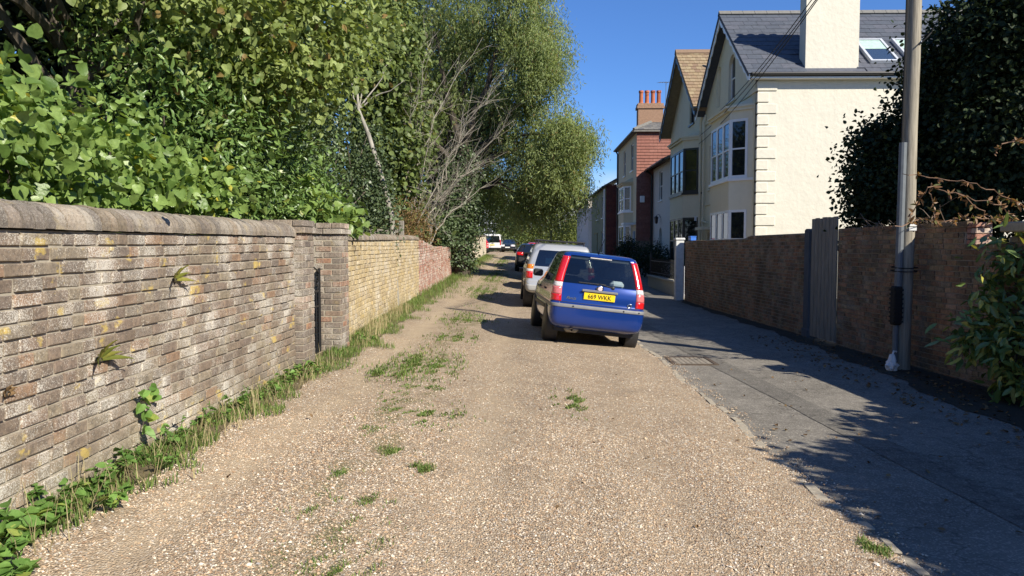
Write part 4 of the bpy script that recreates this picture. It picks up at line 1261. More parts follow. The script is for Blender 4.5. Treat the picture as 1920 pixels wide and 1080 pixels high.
# lamp post down the lane
lp = thing('lamp_post', (2.2, 58, gz(2.2, 58)), 'thin dark lamp post standing far down the lane against the trees', 'lamp post')
zz = gz(2.2, 58)
MB().tube([(2.0, 58, zz), (2.0, 58, zz + 1), (2.0, 58, zz + 1.02), (2.0, 58, zz + 5.2)], [.10, .10, .065, .05], 10).build('column', M_black, lp)
MB().tube([(2.0, 58, zz + 5.2), (1.9, 58, zz + 5.45), (1.6, 58, zz + 5.5)], .035, 6).build('arm', M_black, lp)
MB().cham(1.25, 1.7, 57.9, 58.1, zz + 5.42, zz + 5.54, .03).build('lantern', M_galv, lp)
# ================================================================== cars
def paint(name, col, metal=.35, rough=.28):
    t = NT(name)
    n = t.noise(1.5, 3)
    t.base(t.ramp(n, [(.3, tuple(c * .92 for c in col)), (.7, col)]), rough, .5, metal)
    t.set(t.b.inputs['Coat Weight'], .8); t.set(t.b.inputs['Coat Roughness'], .06)
    return t.m
M_cglass = glass_mat('car glass', (.72, .78, .76), .03, .04)
M_dglass = glass_mat('dark car glass', (.12, .13, .14), .10, .4)
def lens(name, col, rough=.12):
    t = NT(name); n = t.noise(60, 2)
    t.base(t.ramp(n, [(.4, tuple(c * .75 for c in col)), (.6, col)]), rough, .6)
    t.set(t.b.inputs['Coat Weight'], 1.0); t.set(t.b.inputs['Coat Roughness'], .03)
    return t.m
M_redlens = lens('red lens', (.55, .012, .015)); M_clear = lens('clear lens', (.62, .58, .58)); M_amber = lens('amber lens', (.65, .20, .02)); M_pink = lens('pale red lens', (.60, .16, .16))
M_plastic = plain('black trim plastic', (.022, .022, .024), .55, .4); M_grey = plain('grey bumper strip', (.16, .16, .165), .5, .4)
M_tyre = plain('tyre rubber', (.022, .021, .02), .85, .25, var=.25, scale=30); M_rim = plain('alloy', (.42, .43, .44), .35, .5, .8)
M_seat = plain('seat fabric', (.06, .065, .07), .9, .1); M_yplate = plain('yellow plate', (.78, .56, .02), .35, .4, var=.03); M_wplate = plain('white plate', (.75, .75, .72), .35, .4, var=.03)
M_ink = plain('black ink', (.01, .01, .01), .5, .3); M_chrome = plain('chrome', (.7, .7, .72), .15, .5, 1.0)
def text_part(name, body, size, mat, parent, mtx, extrude=.001, shear=0.0, sx=1.0):
    cu = bpy.data.curves.new(name, 'FONT')
    cu.body = body; cu.size = size; cu.align_x = 'CENTER'; cu.align_y = 'CENTER'; cu.extrude = extrude; cu.offset = size * .012; cu.shear = shear
    tmp = bpy.data.objects.new('tmp_text', cu); COL.objects.link(tmp)
    dg = bpy.context.evaluated_depsgraph_get()
    me = bpy.data.meshes.new_from_object(tmp.evaluated_get(dg)); me.name = name
    bpy.data.objects.remove(tmp)
    me.materials.clear(); me.materials.append(mat)
    me.transform(mtx @ Matrix.Diagonal((sx, 1, 1, 1)))
    return obj(name, me, parent, True)
def crom(P, t):
    n = len(P); i = min(int(t), n - 2); f = t - i
    p0, p1, p2, p3 = P[max(i-1, 0)], P[i], P[i+1], P[min(i+2, n-1)]
    # monotone-limited tangents
    m1 = (p2 - p0) / 2; m2 = (p3 - p1) / 2; d = p2 - p1
    m1 = np.where(m1 * d <= 0, 0, np.sign(d) * np.minimum(np.abs(m1), 2.5 * np.abs(d)))
    m2 = np.where(m2 * d <= 0, 0, np.sign(d) * np.minimum(np.abs(m2), 2.5 * np.abs(d)))
    f2, f3 = f * f, f * f * f
    return (2*f3-3*f2+1)*p1 + (f3-2*f2+f)*m1 + (-2*f3+3*f2)*p2 + (f3-f2)*m2
def make_car(name, label, loc, rotz, roll, P, group='cars parked along the lane', pitch=0.0):
    root = thing(name, loc, label, P.get('cat', 'car'), group, (pitch, roll, rotz))
    K = np.array(P['slices'], float)        # z, y_rear, y_front, half width, rear radius, front radius
    sub = P.get('sub', 4)
    S = []
    for i in range(len(K) - 1):
        for s in range(sub): S.append(crom(K, i + s / sub))
    S.append(K[-1]); S = np.array(S)
    wins = P['side']                        # (f0, f1) fractions along the side
    rf = sorted(set([0, .25, .5, .7, P.get('rw', .82), P.get('tl', .9), 1.0]))
    sf = sorted(set([0, 1] + [q for w in wins for q in w] + [.1, .3, .4, .6, .7, .8, .95]))
    ff = sorted(set([0, .3, .6, .85, 1.0]), reverse=True)
    na = 5
    cols = []                               # column descriptors for one half
    for q in rf: cols.append(('r', q))
    for a in range(1, na): cols.append(('rc', a / na))
    for q in sf: cols.append(('s', q))
    for a in range(1, na): cols.append(('fc', a / na))
    for q in ff: cols.append(('f', q))
    bow_r, bow_f = P.get('bow', (.05, .10))
    def pt(c, s, sg):
        z, yr, yf, w, rr, r2 = s
        k, q = c
        fl = w - rr; ff_ = w - r2
        if k == 'r': x = fl * q; y = yr + bow_r * (x / max(w, .01)) ** 2 * w
        elif k == 'rc':
            t = q * PI / 2; x = fl + rr * math.sin(t); y0 = yr + bow_r * (fl / max(w, .01)) ** 2 * w; y = y0 + rr * (1 - math.cos(t))
        elif k == 's':
            ya = yr + bow_r * (fl / max(w, .01)) ** 2 * w + rr; yb = yf - bow_f * (ff_ / max(w, .01)) ** 2 * w - r2
            x = w - P.get('taper', .04) * max(0, q - .72) / .28 * (q > .72); y = ya + (yb - ya) * q
        elif k == 'fc':
            t = q * PI / 2; x = ff_ + r2 * math.cos(t) - P.get('taper', .04) * (1 - q); y = yf - bow_f * (ff_ / max(w, .01)) ** 2 * w - r2 * (1 - math.sin(t))
        else: x = ff_ * q; y = yf - bow_f * (x / max(w, .01)) ** 2 * w
        return (sg * x, y, z)
    ring = [(c, 1) for c in cols] + [(c, -1) for c in cols[::-1][1:-1]]
    n = len(ring)
    G = np.array([[pt(c, s, sg) for (c, sg) in ring] for s in S])
    m = len(S)
    # normals for offsets
    du = np.roll(G, -1, 1) - np.roll(G, 1, 1); dv = np.gradient(G, axis=0)
    N = np.cross(du, dv); N /= np.maximum(np.linalg.norm(N, axis=2, keepdims=True), 1e-9)
    zs = S[:, 0]
    zw0, zw1 = P['zwin']; zrw0, zrw1 = P.get('zrear', P['zwin'])
    parts = {}
    def put(key, i, j): parts.setdefault(key, []).append((i, j))
    def within(c1, c2, kind, a, b): return c1[0] == kind and c2[0] == kind and min(c1[1], c2[1]) >= a - 1e-6 and max(c1[1], c2[1]) <= b + 1e-6
    for i in range(m - 1):
        zc = (zs[i] + zs[i+1]) / 2
        for j in range(n):
            (c1, s1), (c2, s2) = ring[j], ring[(j+1) % n]
            sg = s1 if c1[1] != 0 else s2
            sd = 'r' if sg > 0 else 'l'
            key = 'body'
            if zrw0 < zc < zrw1 and within(c1, c2, 'r', 0, P.get('rw', .82)): key = 'rear_window'
            elif zw0 < zc < zw1 and P.get('ws', True) and (within(c1, c2, 'f', 0, 1.0)): key = 'windscreen'
            elif zw0 < zc < zw1:
                for q, (a, b) in enumerate(wins):
                    if within(c1, c2, 's', a, b): key = 'side_window%d%s' % (q, sd)
            # tail lamps sit over the body
            rear_out = (c1[0] in ('r', 'rc') and c2[0] in ('r', 'rc', 's') and min(c1[1] if c1[0] == 'r' else 1, c2[1] if c2[0] == 'r' else 1) >= P.get('tl', .9) - 1e-6)
            rear_out = rear_out or (c2[0] in ('r', 'rc') and c1[0] in ('s', 'rc', 'r') and min(c1[1] if c1[0] == 'r' else 1, c2[1] if c2[0] == 'r' else 1) >= P.get('tl', .9) - 1e-6)
            if rear_out:
                for q, (a, b, mm) in enumerate(P['tail']):
                    if a < zc < b: put('tail%d%s' % (q, sd), i, j)
            fr_out = c1[0] in ('f', 'fc') and c2[0] in ('f', 'fc') and min(c1[1] if c1[0] == 'f' else 1, c2[1] if c2[0] == 'f' else 1) >= .6 - 1e-6
            if fr_out and 'head' in P and P['head'][0] < zc < P['head'][1]: put('head' + sd, i, j)
            if 'dark' in P:
                for (a, b) in P['dark']:
                    if a < zc < b: put('strip', i, j)
            put(key, i, j)
    def make(key, nm, mat, parent, off=0.0, solid=0.0):
        fs = parts.get(key)
        if not fs: return None
        idx = {}; vs = []; fc = []
        def vi(i, j):
            j %= n
            if (i, j) not in idx:
                idx[(i, j)] = len(vs); vs.append(tuple(G[i, j] + N[i, j] * off))
            return idx[(i, j)]
        for (i, j) in fs: fc.append((vi(i, j), vi(i, j+1), vi(i+1, j+1), vi(i+1, j)))
        if key == 'body': fc.append(tuple(vi(m - 1, j) for j in range(n)))
        o = obj(nm, mesh_data(nm, vs, fc, mat, True), parent, True)
        if solid:
            md = o.modifiers.new('solid', 'SOLIDIFY'); md.thickness = solid; md.offset = -1
        return o
    body = make('body', 'body', P['paint'], root)
    gl = P.get('glass', M_cglass)
    make('rear_window', 'rear_window', gl, root)
    make('windscreen', 'windscreen', gl, root)
    for q in range(len(wins)):
        for sd in 'lr': make('side_window%d%s' % (q, sd), 'side_window', gl, root)
    for sd in 'lr':
        lo = None
        for q, (a, b, mm) in enumerate(P['tail']):
            o = make('tail%d%s' % (q, sd), 'tail_light' if lo is None else 'lens', mm, root if lo is None else lo, .008, .012)
            lo = lo or o
        if 'head' in P: make('head' + sd, 'headlight', M_clear, root, .008, .012)
    if 'dark' in P: make('strip', 'bumper_strip', P.get('strip_mat', M_grey), root, .006, .01)
    # headlining and floor, seats
    up0 = [i for i in range(m) if zs[i] >= zw1 - .01]
    if up0:
        vs = []; fc = []
        for a, i in enumerate(up0):
            for j in range(n): vs.append(tuple(G[i, j] - N[i, j] * .03 - np.array([0, 0, .015])))
        for a in range(len(up0) - 1):
            for j in range(n): fc.append((a*n+j, a*n+(j+1) % n, (a+1)*n+(j+1) % n, (a+1)*n+j))
        fc.append(tuple((len(up0)-1)*n + j for j in range(n)))
        obj('headlining', mesh_data('headlining', vs, fc, M_seat), root, True)
    Lc = K[:, 2].max(); Wm = K[:, 3].max(); zb = K[0][0]
    MB().box(-Wm + .12, Wm - .12, .25, Lc - .35, zb - .06, zb + .15).box(-Wm + .2, Wm - .2, .55, Lc - 1.0, zb + .152, zw0 - .18).build('floor_pan', M_plastic, root, local=True)
    if P.get('seats', True):
        for (sy, back) in ((P.get('seat_r', .85), 1), (P.get('seat_f', 1.75), 1)):
            for sx in (-.36, .36):
                st = MB().cham(sx - .24, sx + .24, sy, sy + .14, .45, zw0 + .10, .04).build('seat', M_seat, root, local=True)
                MB().cham(sx - .13, sx + .13, sy - .01, sy + .09, zw0 + .14, zw0 + .33, .035).build('headrest', M_seat, st, local=True)
        MB().cham(-.6, .6, P.get('seat_f', 1.75) + .75, P.get('seat_f', 1.75) + 1.0, .6, zw0 + .02, .05).build('dashboard', M_plastic, root, local=True)
    # wheels
    rw = P['rw_r']; tw = P.get('tyre_w', .18)
    for (wy) in P['axles']:
        for sg in (-1, 1):
            xo = sg * (P['track'] - .0)
            w_ = MB(); xi = xo - sg * tw
            prof = [(rw * .62, 0), (rw * .93, .012), (rw, .035), (rw, tw - .035), (rw * .93, tw - .012), (rw * .62, tw)]
            wl_ = MB().lathe([(r_, (xi + sg * h)) for r_, h in prof], (0, wy, rw - .015), 'x', 26).build('wheel', M_tyre, root, True, True)
            MB().lathe([(.001, xo - sg * .02), (rw * .25, xo - sg * .012), (rw * .45, xo - sg * .03), (rw * .6, xo - sg * .012), (rw * .66, xo - sg * .02)], (0, wy, rw - .015), 'x', 20).build('rim', M_rim if not P.get('steel') else M_plastic, wl_, True, True)
            aw = Wm - .004
            MB().lathe([(.001, sg * (aw + .006)), (rw + .05, sg * (aw + .006)), (rw + .065, sg * (aw - .03)), (rw + .06, sg * (aw - .2))], (0, wy, rw - .005), 'x', 26).build('wheel_arch', M_plastic, root, True, True)
    # rear plate
    if 'plate' in P:
        px, pz, pw, ph, py, tilt = P['plate']
        T = Matrix.Translation((px, py, pz)) @ Matrix.Rotation(tilt, 4, 'X')
        me = MB().cham(-pw/2, pw/2, -.012, 0, -ph/2, ph/2, .004)
        pl = MB().add([tuple(T @ Vector(v)) for v in me.v], me.f).build('number_plate', P.get('plate_mat', M_yplate), root, local=True)
        if P.get('plate_text'):
            text_part('lettering', P['plate_text'], ph * .92, M_ink, pl, T @ Matrix.Translation((0, -.014, -.002)) @ Matrix.Rotation(PI / 2, 4, 'X'), .0006, 0, .92)
    # door mirrors
    for sg in (-1, 1):
        my = P['mirror'][0]; mz = P['mirror'][1]; wx = P['mirror'][2]
        mr = MB().cham(min(sg*wx, sg*(wx+.19)), max(sg*wx, sg*(wx+.19)), my, my + .09, mz, mz + .14, .03).build('door_mirror', P.get('mirror_mat', M_plastic), root, local=True)
        MB().box(min(sg*(wx+.025), sg*(wx+.165)), max(sg*(wx+.025), sg*(wx+.165)), my - .004, my + .002, mz + .02, mz + .12).build('mirror_glass', M_plastic, mr, local=True)
    return root

# ---- blue hatchback
blue = dict(paint=paint('metallic blue paint', (.008, .038, .21), .3, .2), zwin=(.985, 1.435), zrear=(1.00, 1.465), rw=.93, tl=.93,
    slices=[(.24, .16, 3.34, .66, .12, .15), (.31, .03, 3.48, .75, .13, .18), (.45, .0, 3.54, .785, .13, .2), (.585, .0, 3.54, .79, .13, .2), (.60, .0, 3.53, .79, .13, .2), (.655, .012, 3.52, .79, .13, .2), (.69, .055, 3.50, .785, .12, .2),
            (.80, .07, 3.42, .78, .11, .2), (.90, .09, 3.22, .77, .10, .2), (.985, .12, 2.75, .75, .085, .2), (1.0, .13, 2.68, .745, .085, .2), (1.15, .19, 2.42, .71, .08, .2), (1.30, .25, 2.2, .67, .08, .2), (1.435, .305, 2.02, .63, .08, .18), (1.465, .32, 1.97, .62, .08, .18),
            (1.495, .36, 1.9, .60, .09, .18), (1.52, .46, 1.75, .55, .11, .2), (1.535, .72, 1.55, .42, .15, .2), (1.54, .95, 1.3, .25, .1, .1)],
    side=[(.05, .19), (.22, .50), (.53, .86)], tail=[(1.0, 1.44, M_redlens), (.93, 1.0, M_clear), (.80, .93, M_pink), (.70, .80, M_redlens)], dark=[(.60, .655)],
    axles=(.66, 2.96), rw_r=.285, track=.765, tyre_w=.165, mirror=(2.25, 1.0, .74), seat_r=.95, seat_f=1.75, head=(.66, .9),
    plate=(.0, .815, .52, .112, .055, .05), plate_text='669 WKK')
BX, BY = 1.13, 12.12
b = make_car('blue_hatchback', 'small metallic blue hatchback with tall red tail lights, nearest parked car', (BX, BY, gz(BX, 13.5) + .012), .075, .112, blue)
handle = MB().cham(-.30, .30, .035, .062, .882, .925, .01).build('tailgate_handle', M_grey, b, local=True)
bdg = MB().lathe([(.001, .058), (.05, .062), (.058, .075)], (0, 0, .955), 'y', 20).build('badge', M_chrome, b, True, True)
MB().lathe([(.001, .054), (.036, .057)], (0, 0, .955), 'y', 20).build('badge_centre', plain('badge red and white', (.62, .50, .50), .3, .5), bdg, True, True)
text_part('model_script', 'Panda', .068, M_chrome, b, Matrix.Translation((-.46, .073, .755)) @ Matrix.Rotation(PI / 2, 4, 'X'), .002, .35)
dl = MB().lathe([(.026, .060), (.034, .056), (.040, .066)], (.52, 0, .725), 'y', 18).build('round_emblem', M_chrome, b, True, True)
text_part('emblem_letters', 'DE', .036, M_chrome, dl, Matrix.Translation((.52, .066, .725)) @ Matrix.Rotation(PI / 2, 4, 'X'), .001)
MB().cham(-.36, .10, .135, .158, 1.015, 1.035, .006).tube([(-.05, .13, 1.0), (.0, .13, 1.03), (.22, .118, .985)], .009, 6).lathe([(.001, .10), (.03, .11), (.03, .16)], (.22, 0, .985), 'y', 10).build('wiper', M_plastic, b, local=True)
MB().tube([(.0, .66, 1.51), (.0, .60, 1.56), (.03, .36, 1.78)], [.02, .008, .004], 6).build('aerial', M_plastic, b, local=True)
MB().lathe([(.02, .0), (.026, -.02), (.026, .3), (.02, .3)], (-.40, .06, .235), 'y', 12).build('exhaust_pipe', plain('rusty exhaust', (.12, .09, .07), .6, .5, .5), b, True, True)
MB().cham(-.50, -.26, .16, .55, .18, .34, .04).build('silencer', plain('dull alloy', (.30, .28, .24), .6, .4, .4), b, local=True)
for xq in (-.42, -.0, .42, .68):
    MB().lathe([(.001, -.009 + (.03 if abs(xq) > .6 else .012)), (.014, -.007 + (.03 if abs(xq) > .6 else .012)), (.014, .05)], (xq, 0, .628), 'y', 10).build('parking_sensor', M_ink, b, True, True)
MB().box(-.18, .18, .295, .31, 1.44, 1.455).build('brake_light', M_clear, b, local=True)
for sg in (-1, 1):
    for yq in (1.15, 2.05):
        MB().cham(min(sg*.775, sg*.80), max(sg*.775, sg*.80), yq, yq + .16, .82, .85, .008).build('door_handle', M_plastic, b, local=True)
    MB().cham(min(sg*.782, sg*.80), max(sg*.782, sg*.80), .98, 2.62, .50, .57, .008).build('side_strip', M_plastic, b, local=True)
MB().tube([(x, .052 + .05 * (x / .79) ** 2 * .79, .684) for x in np.linspace(-.66, .66, 9)], .006, 5).build('tailgate_seam', M_ink, b, local=True)
# white cloth heap and toy on the parcel shelf
MB().cham(.22, .46, .34, .52, .97, 1.10, .05).build('shelf_cushion', plain('pale cushion', (.5, .55, .6), .9), b, local=True)
MB().box(-.58, .58, .22, .85, .955, .97).build('parcel_shelf', M_seat, b, local=True)

# ---- silver estate / off-roader
silver = dict(paint=paint('silver paint', (.50, .50, .48), .5, .3), zwin=(1.08, 1.52), zrear=(1.08, 1.50), rw=.88, tl=.90, glass=glass_mat('tinted car glass', (.42, .47, .45), .06, .12),
    slices=[(.38, .14, 4.4, .72, .08, .15), (.44, .02, 4.5, .84, .10, .2), (.60, .0, 4.55, .87, .10, .2), (.66, .03, 4.55, .87, .10, .2), (.72, .08, 4.54, .875, .09, .2), (.90, .10, 4.5, .88, .09, .2), (1.0, .11, 4.35, .875, .09, .2), (1.08, .12, 3.55, .86, .09, .2),
            (1.25, .17, 3.2, .82, .09, .2), (1.40, .22, 2.95, .775, .09, .2), (1.50, .26, 2.75, .74, .09, .2), (1.52, .27, 2.72, .735, .09, .2), (1.61, .33, 2.5, .70, .1, .2), (1.66, .42, 2.3, .63, .12, .2), (1.69, .8, 2.0, .45, .15, .2), (1.70, 1.1, 1.7, .2, .1, .1)],
    side=[(.04, .24), (.27, .52), (.55, .86)], tail=[(1.00, 1.10, M_amber), (.92, 1.0, M_clear), (.75, .92, M_redlens)], dark=[(.44, .60)], strip_mat=plain('grey silver bumper', (.34, .34, .33), .5, .4),
    axles=(.85, 3.55), rw_r=.355, track=.85, tyre_w=.22, mirror=(3.1, 1.1, .86), seat_r=1.3, seat_f=2.3, head=(.7, .95), plate=(0, .80, .52, .112, .085, .05), plate_mat=M_yplate)
s = make_car('silver_estate', 'silver off-road estate with roof rails parked directly ahead of the blue car', (.84, 18.9, gz(.84, 20.5) + .01), .03, .07, silver)
for sg in (-1, 1):
    MB().tube([(sg * .60, .55, 1.66), (sg * .60, .62, 1.73), (sg * .60, 2.3, 1.73), (sg * .58, 2.4, 1.68)], .018, 6).build('roof_rail', M_plastic, s, local=True)
for yq in (.9, 1.9): MB().cham(-.66, .66, yq, yq + .07, 1.745, 1.78, .01).build('roof_bar', M_plastic, s, local=True)
MB().box(-.40, -.12, .24, .25, 1.16, 1.30).build('window_sticker', plain('pale blue sticker', (.2, .5, .6)), s, local=True)
MB().cham(-.25, .25, .07, .10, .99, 1.03, .01).build('tailgate_handle', M_plastic, s, local=True)

def mini(P0, **k):
    q = dict(P0); q.update(k); return q
hatch = mini(blue, sub=3, zwin=(.98, 1.34), zrear=(.99, 1.33), rw=.84, tl=.7, glass=M_dglass,
    slices=[(.24, .16, 3.75, .68, .12, .2), (.31, .03, 3.95, .78, .16, .25), (.45, .0, 4.02, .84, .18, .3), (.60, .02, 4.02, .85, .18, .3), (.72, .06, 3.98, .855, .17, .3), (.86, .09, 3.8, .85, .16, .3), (.98, .14, 2.95, .82, .15, .25),
            (1.1, .26, 2.62, .76, .14, .25), (1.22, .42, 2.3, .69, .14, .25), (1.33, .56, 2.05, .63, .14, .22), (1.345, .58, 2.02, .62, .14, .22), (1.41, .70, 1.85, .54, .14, .2), (1.44, .95, 1.6, .4, .15, .2), (1.45, 1.15, 1.4, .2, .1, .1)],
    tail=[(.80, 1.0, M_redlens)], dark=[(.31, .45)], strip_mat=M_plastic, axles=(.7, 3.2), rw_r=.31, track=.83, tyre_w=.19, mirror=(2.45, .98, .82), plate=(0, .55, .52, .112, .0, .0), plate_text=None, head=(.64, .86))
black_p = paint('black car paint', (.018, .018, .02), .2, .2)
make_car('black_hatchback', 'black hatchback with one round red tail light showing, parked past the silver estate', (.32, 38.6, gz(.3, 40)), .02, .05, mini(hatch, paint=black_p))
make_car('red_hatchback', 'red car of which only the roof shows beyond the black hatchback', (.7, 45.5, gz(.7, 47)), .02, .04, mini(hatch, paint=paint('red paint', (.42, .02, .025), .1)))
make_car('grey_hatchback', 'grey car hidden behind the silver estate, its shadow on the gravel', (1.0, 26.0, gz(1.0, 27.5)), .02, .06, mini(hatch, paint=paint('grey car paint', (.12, .125, .13), .4)))
make_car('green_hatchback', 'dark green car hidden between the silver estate and black hatchback', (.95, 31.6, gz(.95, 33)), .02, .06, mini(hatch, paint=paint('green car paint', (.03, .06, .04), .4)))
van_s = mini(hatch, cat='van', zwin=(1.12, 1.72), zrear=(1.0, 1.72), rw=.94, tl=.94, glass=M_dglass,
    slices=[(.3, .1, 4.5, .8, .05, .2), (.45, .0, 4.6, .9, .06, .2), (.7, .02, 4.6, .92, .05, .2), (1.0, .03, 4.4, .92, .05, .2), (1.12, .04, 3.9, .915, .05, .2), (1.4, .07, 3.4, .89, .05, .2), (1.72, .11, 2.9, .85, .05, .2), (1.82, .13, 2.7, .83, .06, .2), (1.9, .22, 2.4, .75, .1, .2), (1.93, .5, 2.0, .5, .1, .2)],
    side=[(.05, .3), (.34, .6), (.64, .9)], tail=[(.75, 1.25, M_redlens)], dark=[(.3, .45)], axles=(.9, 3.7), rw_r=.32, track=.9, mirror=(3.3, 1.2, .9), plate=(0, .75, .52, .112, .01, 0), plate_mat=M_yplate)
pv = at_ground(926, 476)
pv_y = 80.0
vx = at_y(923, 460, pv_y).x
make_car('white_van', 'white people carrier van with dark rear window at the far end of the lane', (vx, pv_y, gz(vx, pv_y)), -.05, 0, mini(van_s, paint=paint('white van paint', (.72, .72, .70), 0, .3)))
dx_ = at_y(957, 460, 84).x
make_car('dark_saloon', 'dark blue car facing the camera beside the white van', (dx_, 84.5, gz(dx_, 84)), PI - .06, 0, mini(hatch, paint=paint('midnight paint', (.015, .02, .03), .3), plate=(0, .55, .52, .112, 4.03, PI), plate_mat=M_wplate, glass=glass_mat('sky glass', (.2, .25, .3), .2, .5)))
rx_ = at_y(905, 460, 76).x
make_car('red_estate', 'red car half hidden by the far pale wall beside the white van', (rx_ - .2, 75.0, gz(rx_, 76)), .05, 0, mini(hatch, paint=MATS.get('red paint') or paint('bright red paint', (.5, .02, .025), .1)))
# ================================================================== vegetation
def nrm(a): return a / np.maximum(np.linalg.norm(a, axis=-1, keepdims=True), 1e-9)
def tmpl(kind):
    if kind == 'heart':
        half = [(.0, 0), (.30, -.10), (.50, .14), (.46, .46), (.24, .78), (0, 1.0)]
    elif kind == 'oval':
        half = [(.0, 0), (.28, .14), (.40, .42), (.30, .74), (0, 1.0)]
    elif kind == 'lance':
        half = [(0, 0), (.15, .22), (.19, .5), (.11, .8), (0, 1.0)]
    elif kind == 'thin':
        half = [(0, 0), (.10, .45), (0, 1.0)]
    else:
        half = [(0, 0), (.26, .45), (0, 1.0)]
    n = len(half)
    v = []
    for (x, y) in half: v.append((x, y, .30 * x - .22 * y * y))
    for (x, y) in half[1:-1]: v.append((-x, y, .30 * x - .22 * y * y))
    f = []
    for i in range(1, n - 1): f.append((0, i, i + 1))
    left = [0] + list(range(n, 2 * n - 2)) + [n - 1]
    for i in range(1, len(left) - 1): f.append((0, left[i + 1], left[i]))
    return np.array(v), np.array(f)
def basis(D, N):
    D = nrm(D); X = nrm(np.cross(D, N)); Nn = np.cross(X, D)
    return X, D, Nn
def leaves(kind, P, D, N, S):
    tv, tf = tmpl(kind)
    X, Y, Z = basis(D, N)
    Rm = np.stack([X, Y, Z], 1)                      # n,3(basis),3
    nv = len(tv)
    tv = tv[None] * np.stack([np.ones(len(P)), np.ones(len(P)), rng.uniform(-.4, 2.2, len(P))], -1)[:, None, :]
    V = np.einsum('nkb,nbc->nkc', tv, Rm) * S[:, None, None] + P[:, None, :]
    Fc = tf[None] + (np.arange(len(P)) * nv)[:, None, None]
    return V.reshape(-1, 3), Fc.reshape(-1, 3), np.repeat(rng.random(len(P)), len(tf))
def clump_pts(clumps, n, sub=26, spread=.32, shell=.55):
    """clumps: (cx,cy,cz,rx,ry,rz,weight); points gathered in sprigs near the shell"""
    C = np.array(clumps, float)
    w = C[:, 6] / C[:, 6].sum()
    ns = max(1, n // sub)
    ci = rng.choice(len(C), ns, p=w)
    d = nrm(rng.normal(size=(ns, 3)))
    r = shell + (1 - shell) * rng.random(ns) ** .6
    r = np.where(rng.random(ns) < .12, r * rng.random(ns), r) * rng.uniform(.78, 1.2, ns)
    sc = C[ci, :3] + d * C[ci, 3:6] * r[:, None]
    so = nrm(d / C[ci, 3:6])
    k = np.repeat(np.arange(ns), sub)
    P = sc[k] + rng.normal(size=(len(k), 3)) * spread * rng.uniform(.5, 1.3, (ns, 1))[k]
    return P, so[k], sc, so
def foliage(parent, kind, clumps, n, size, mat, sub=26, spread=.32, upw=.6, outw=.8, rw=.6, shell=.55, droop=.3, name='foliage', n_ind=0, facing=None, stuff=True, keep=None):
    P, O, _, _ = clump_pts(clumps, n, sub, spread, shell)
    if keep is not None:
        k = keep(P); P, O = P[k], O[k]
    m = len(P)
    N = nrm(np.array([0, 0, 1.0]) * upw + O * outw + rng.normal(size=(m, 3)) * rw)
    D = nrm(O * .8 + rng.normal(size=(m, 3)) * .8 + np.array([0, 0, -droop]))
    S = rng.uniform(size[0], size[1], m)
    ind = np.array([], int)
    if n_ind:
        cd = np.array(CAM_I)
        Q = P @ cd[:3, :3].T + cd[:3, 3]
        u = 960 + F_PX * Q[:, 0] / -Q[:, 2]; v = 540 - F_PX * Q[:, 1] / -Q[:, 2]
        ok = (Q[:, 2] < -.3) & (u > 5) & (u < 1915) & (v > 5) & (v < 1075)
        # those nearest to the viewer in their direction show largest: front of the mass
        key = {}
        cand = np.where(ok)[0]
        cand = cand[np.argsort(-Q[cand, 2])]
        g = 22
        sel = []
        for i in cand:
            c = (int(u[i] // g), int(v[i] // g))
            if c in key: continue
            key[c] = 1; sel.append(i)
            if len(sel) >= n_ind: break
        ind = np.array(sel, int)
        tv, tf = tmpl(kind)
        mes = []
        for q in range(4):
            vv = tv + rng.normal(size=tv.shape) * .03
            mes.append(mesh_data('leaf', vv, [tuple(f) for f in tf.tolist()], mat, True))
        X, Y, Z = basis(D[ind], N[ind])
        for a, i in enumerate(ind):
            o = bpy.data.objects.new('leaf', mes[a % 4])
            Mx = Matrix((X[a] * S[i], Y[a] * S[i], Z[a] * S[i])).transposed().to_4x4()
            Mx.translation = Vector(P[i])
            o.matrix_basis = Mx
            link(o, parent)
    mk = np.ones(m, bool); mk[ind] = False
    V, Fc, r = leaves(kind, P[mk], D[mk], N[mk], S[mk])
    o = obj(name, tri_data(name, V, Fc, mat, r, True), parent)
    if stuff: o['kind'] = 'stuff'
    return o
def strands(parent, clumps, n, leaf, mat, per=16, L=(.5, 1.2), size=(.06, .1), kind='thin', spread=.05, outl=.35, shell=.55, keep=None, name='crown'):
    """hanging sprays of small leaves"""
    P, O, sc, so = clump_pts(clumps, n // per, 5, .3, shell)
    if keep is not None:
        k = keep(P); P, O = P[k], O[k]
    m = len(P)
    Ls = rng.uniform(L[0], L[1], m)
    H = nrm(np.stack([O[:, 0], O[:, 1], np.zeros(m)], -1) + rng.normal(size=(m, 3)) * [.5, .5, .05])
    k = np.repeat(np.arange(m), per)
    t = np.clip(np.tile(np.linspace(0, 1, per), m) + rng.uniform(-.03, .03, m * per), 0, 1.1)
    base = P[k] + H[k] * (outl * np.sin(np.clip(t, 0, 1) * PI / 2) * Ls[k])[:, None] + np.array([0, 0, -1.0]) * (t ** 1.5 * Ls[k] * .85)[:, None] + rng.normal(size=(m * per, 3)) * spread
    side = rng.normal(size=(m * per, 3))
    D = nrm(side * .7 + np.array([0, 0, -.8]) + H[k] * .3)
    N = nrm(np.array([0, 0, .7]) + O[k] * .8 + rng.normal(size=(m * per, 3)) * .6)
    V, Fc, r = leaves(kind, base, D, N, rng.uniform(size[0], size[1], m * per))
    o = obj(name, tri_data(name, V, Fc, mat, r), parent)
    o['kind'] = 'stuff'
    return o
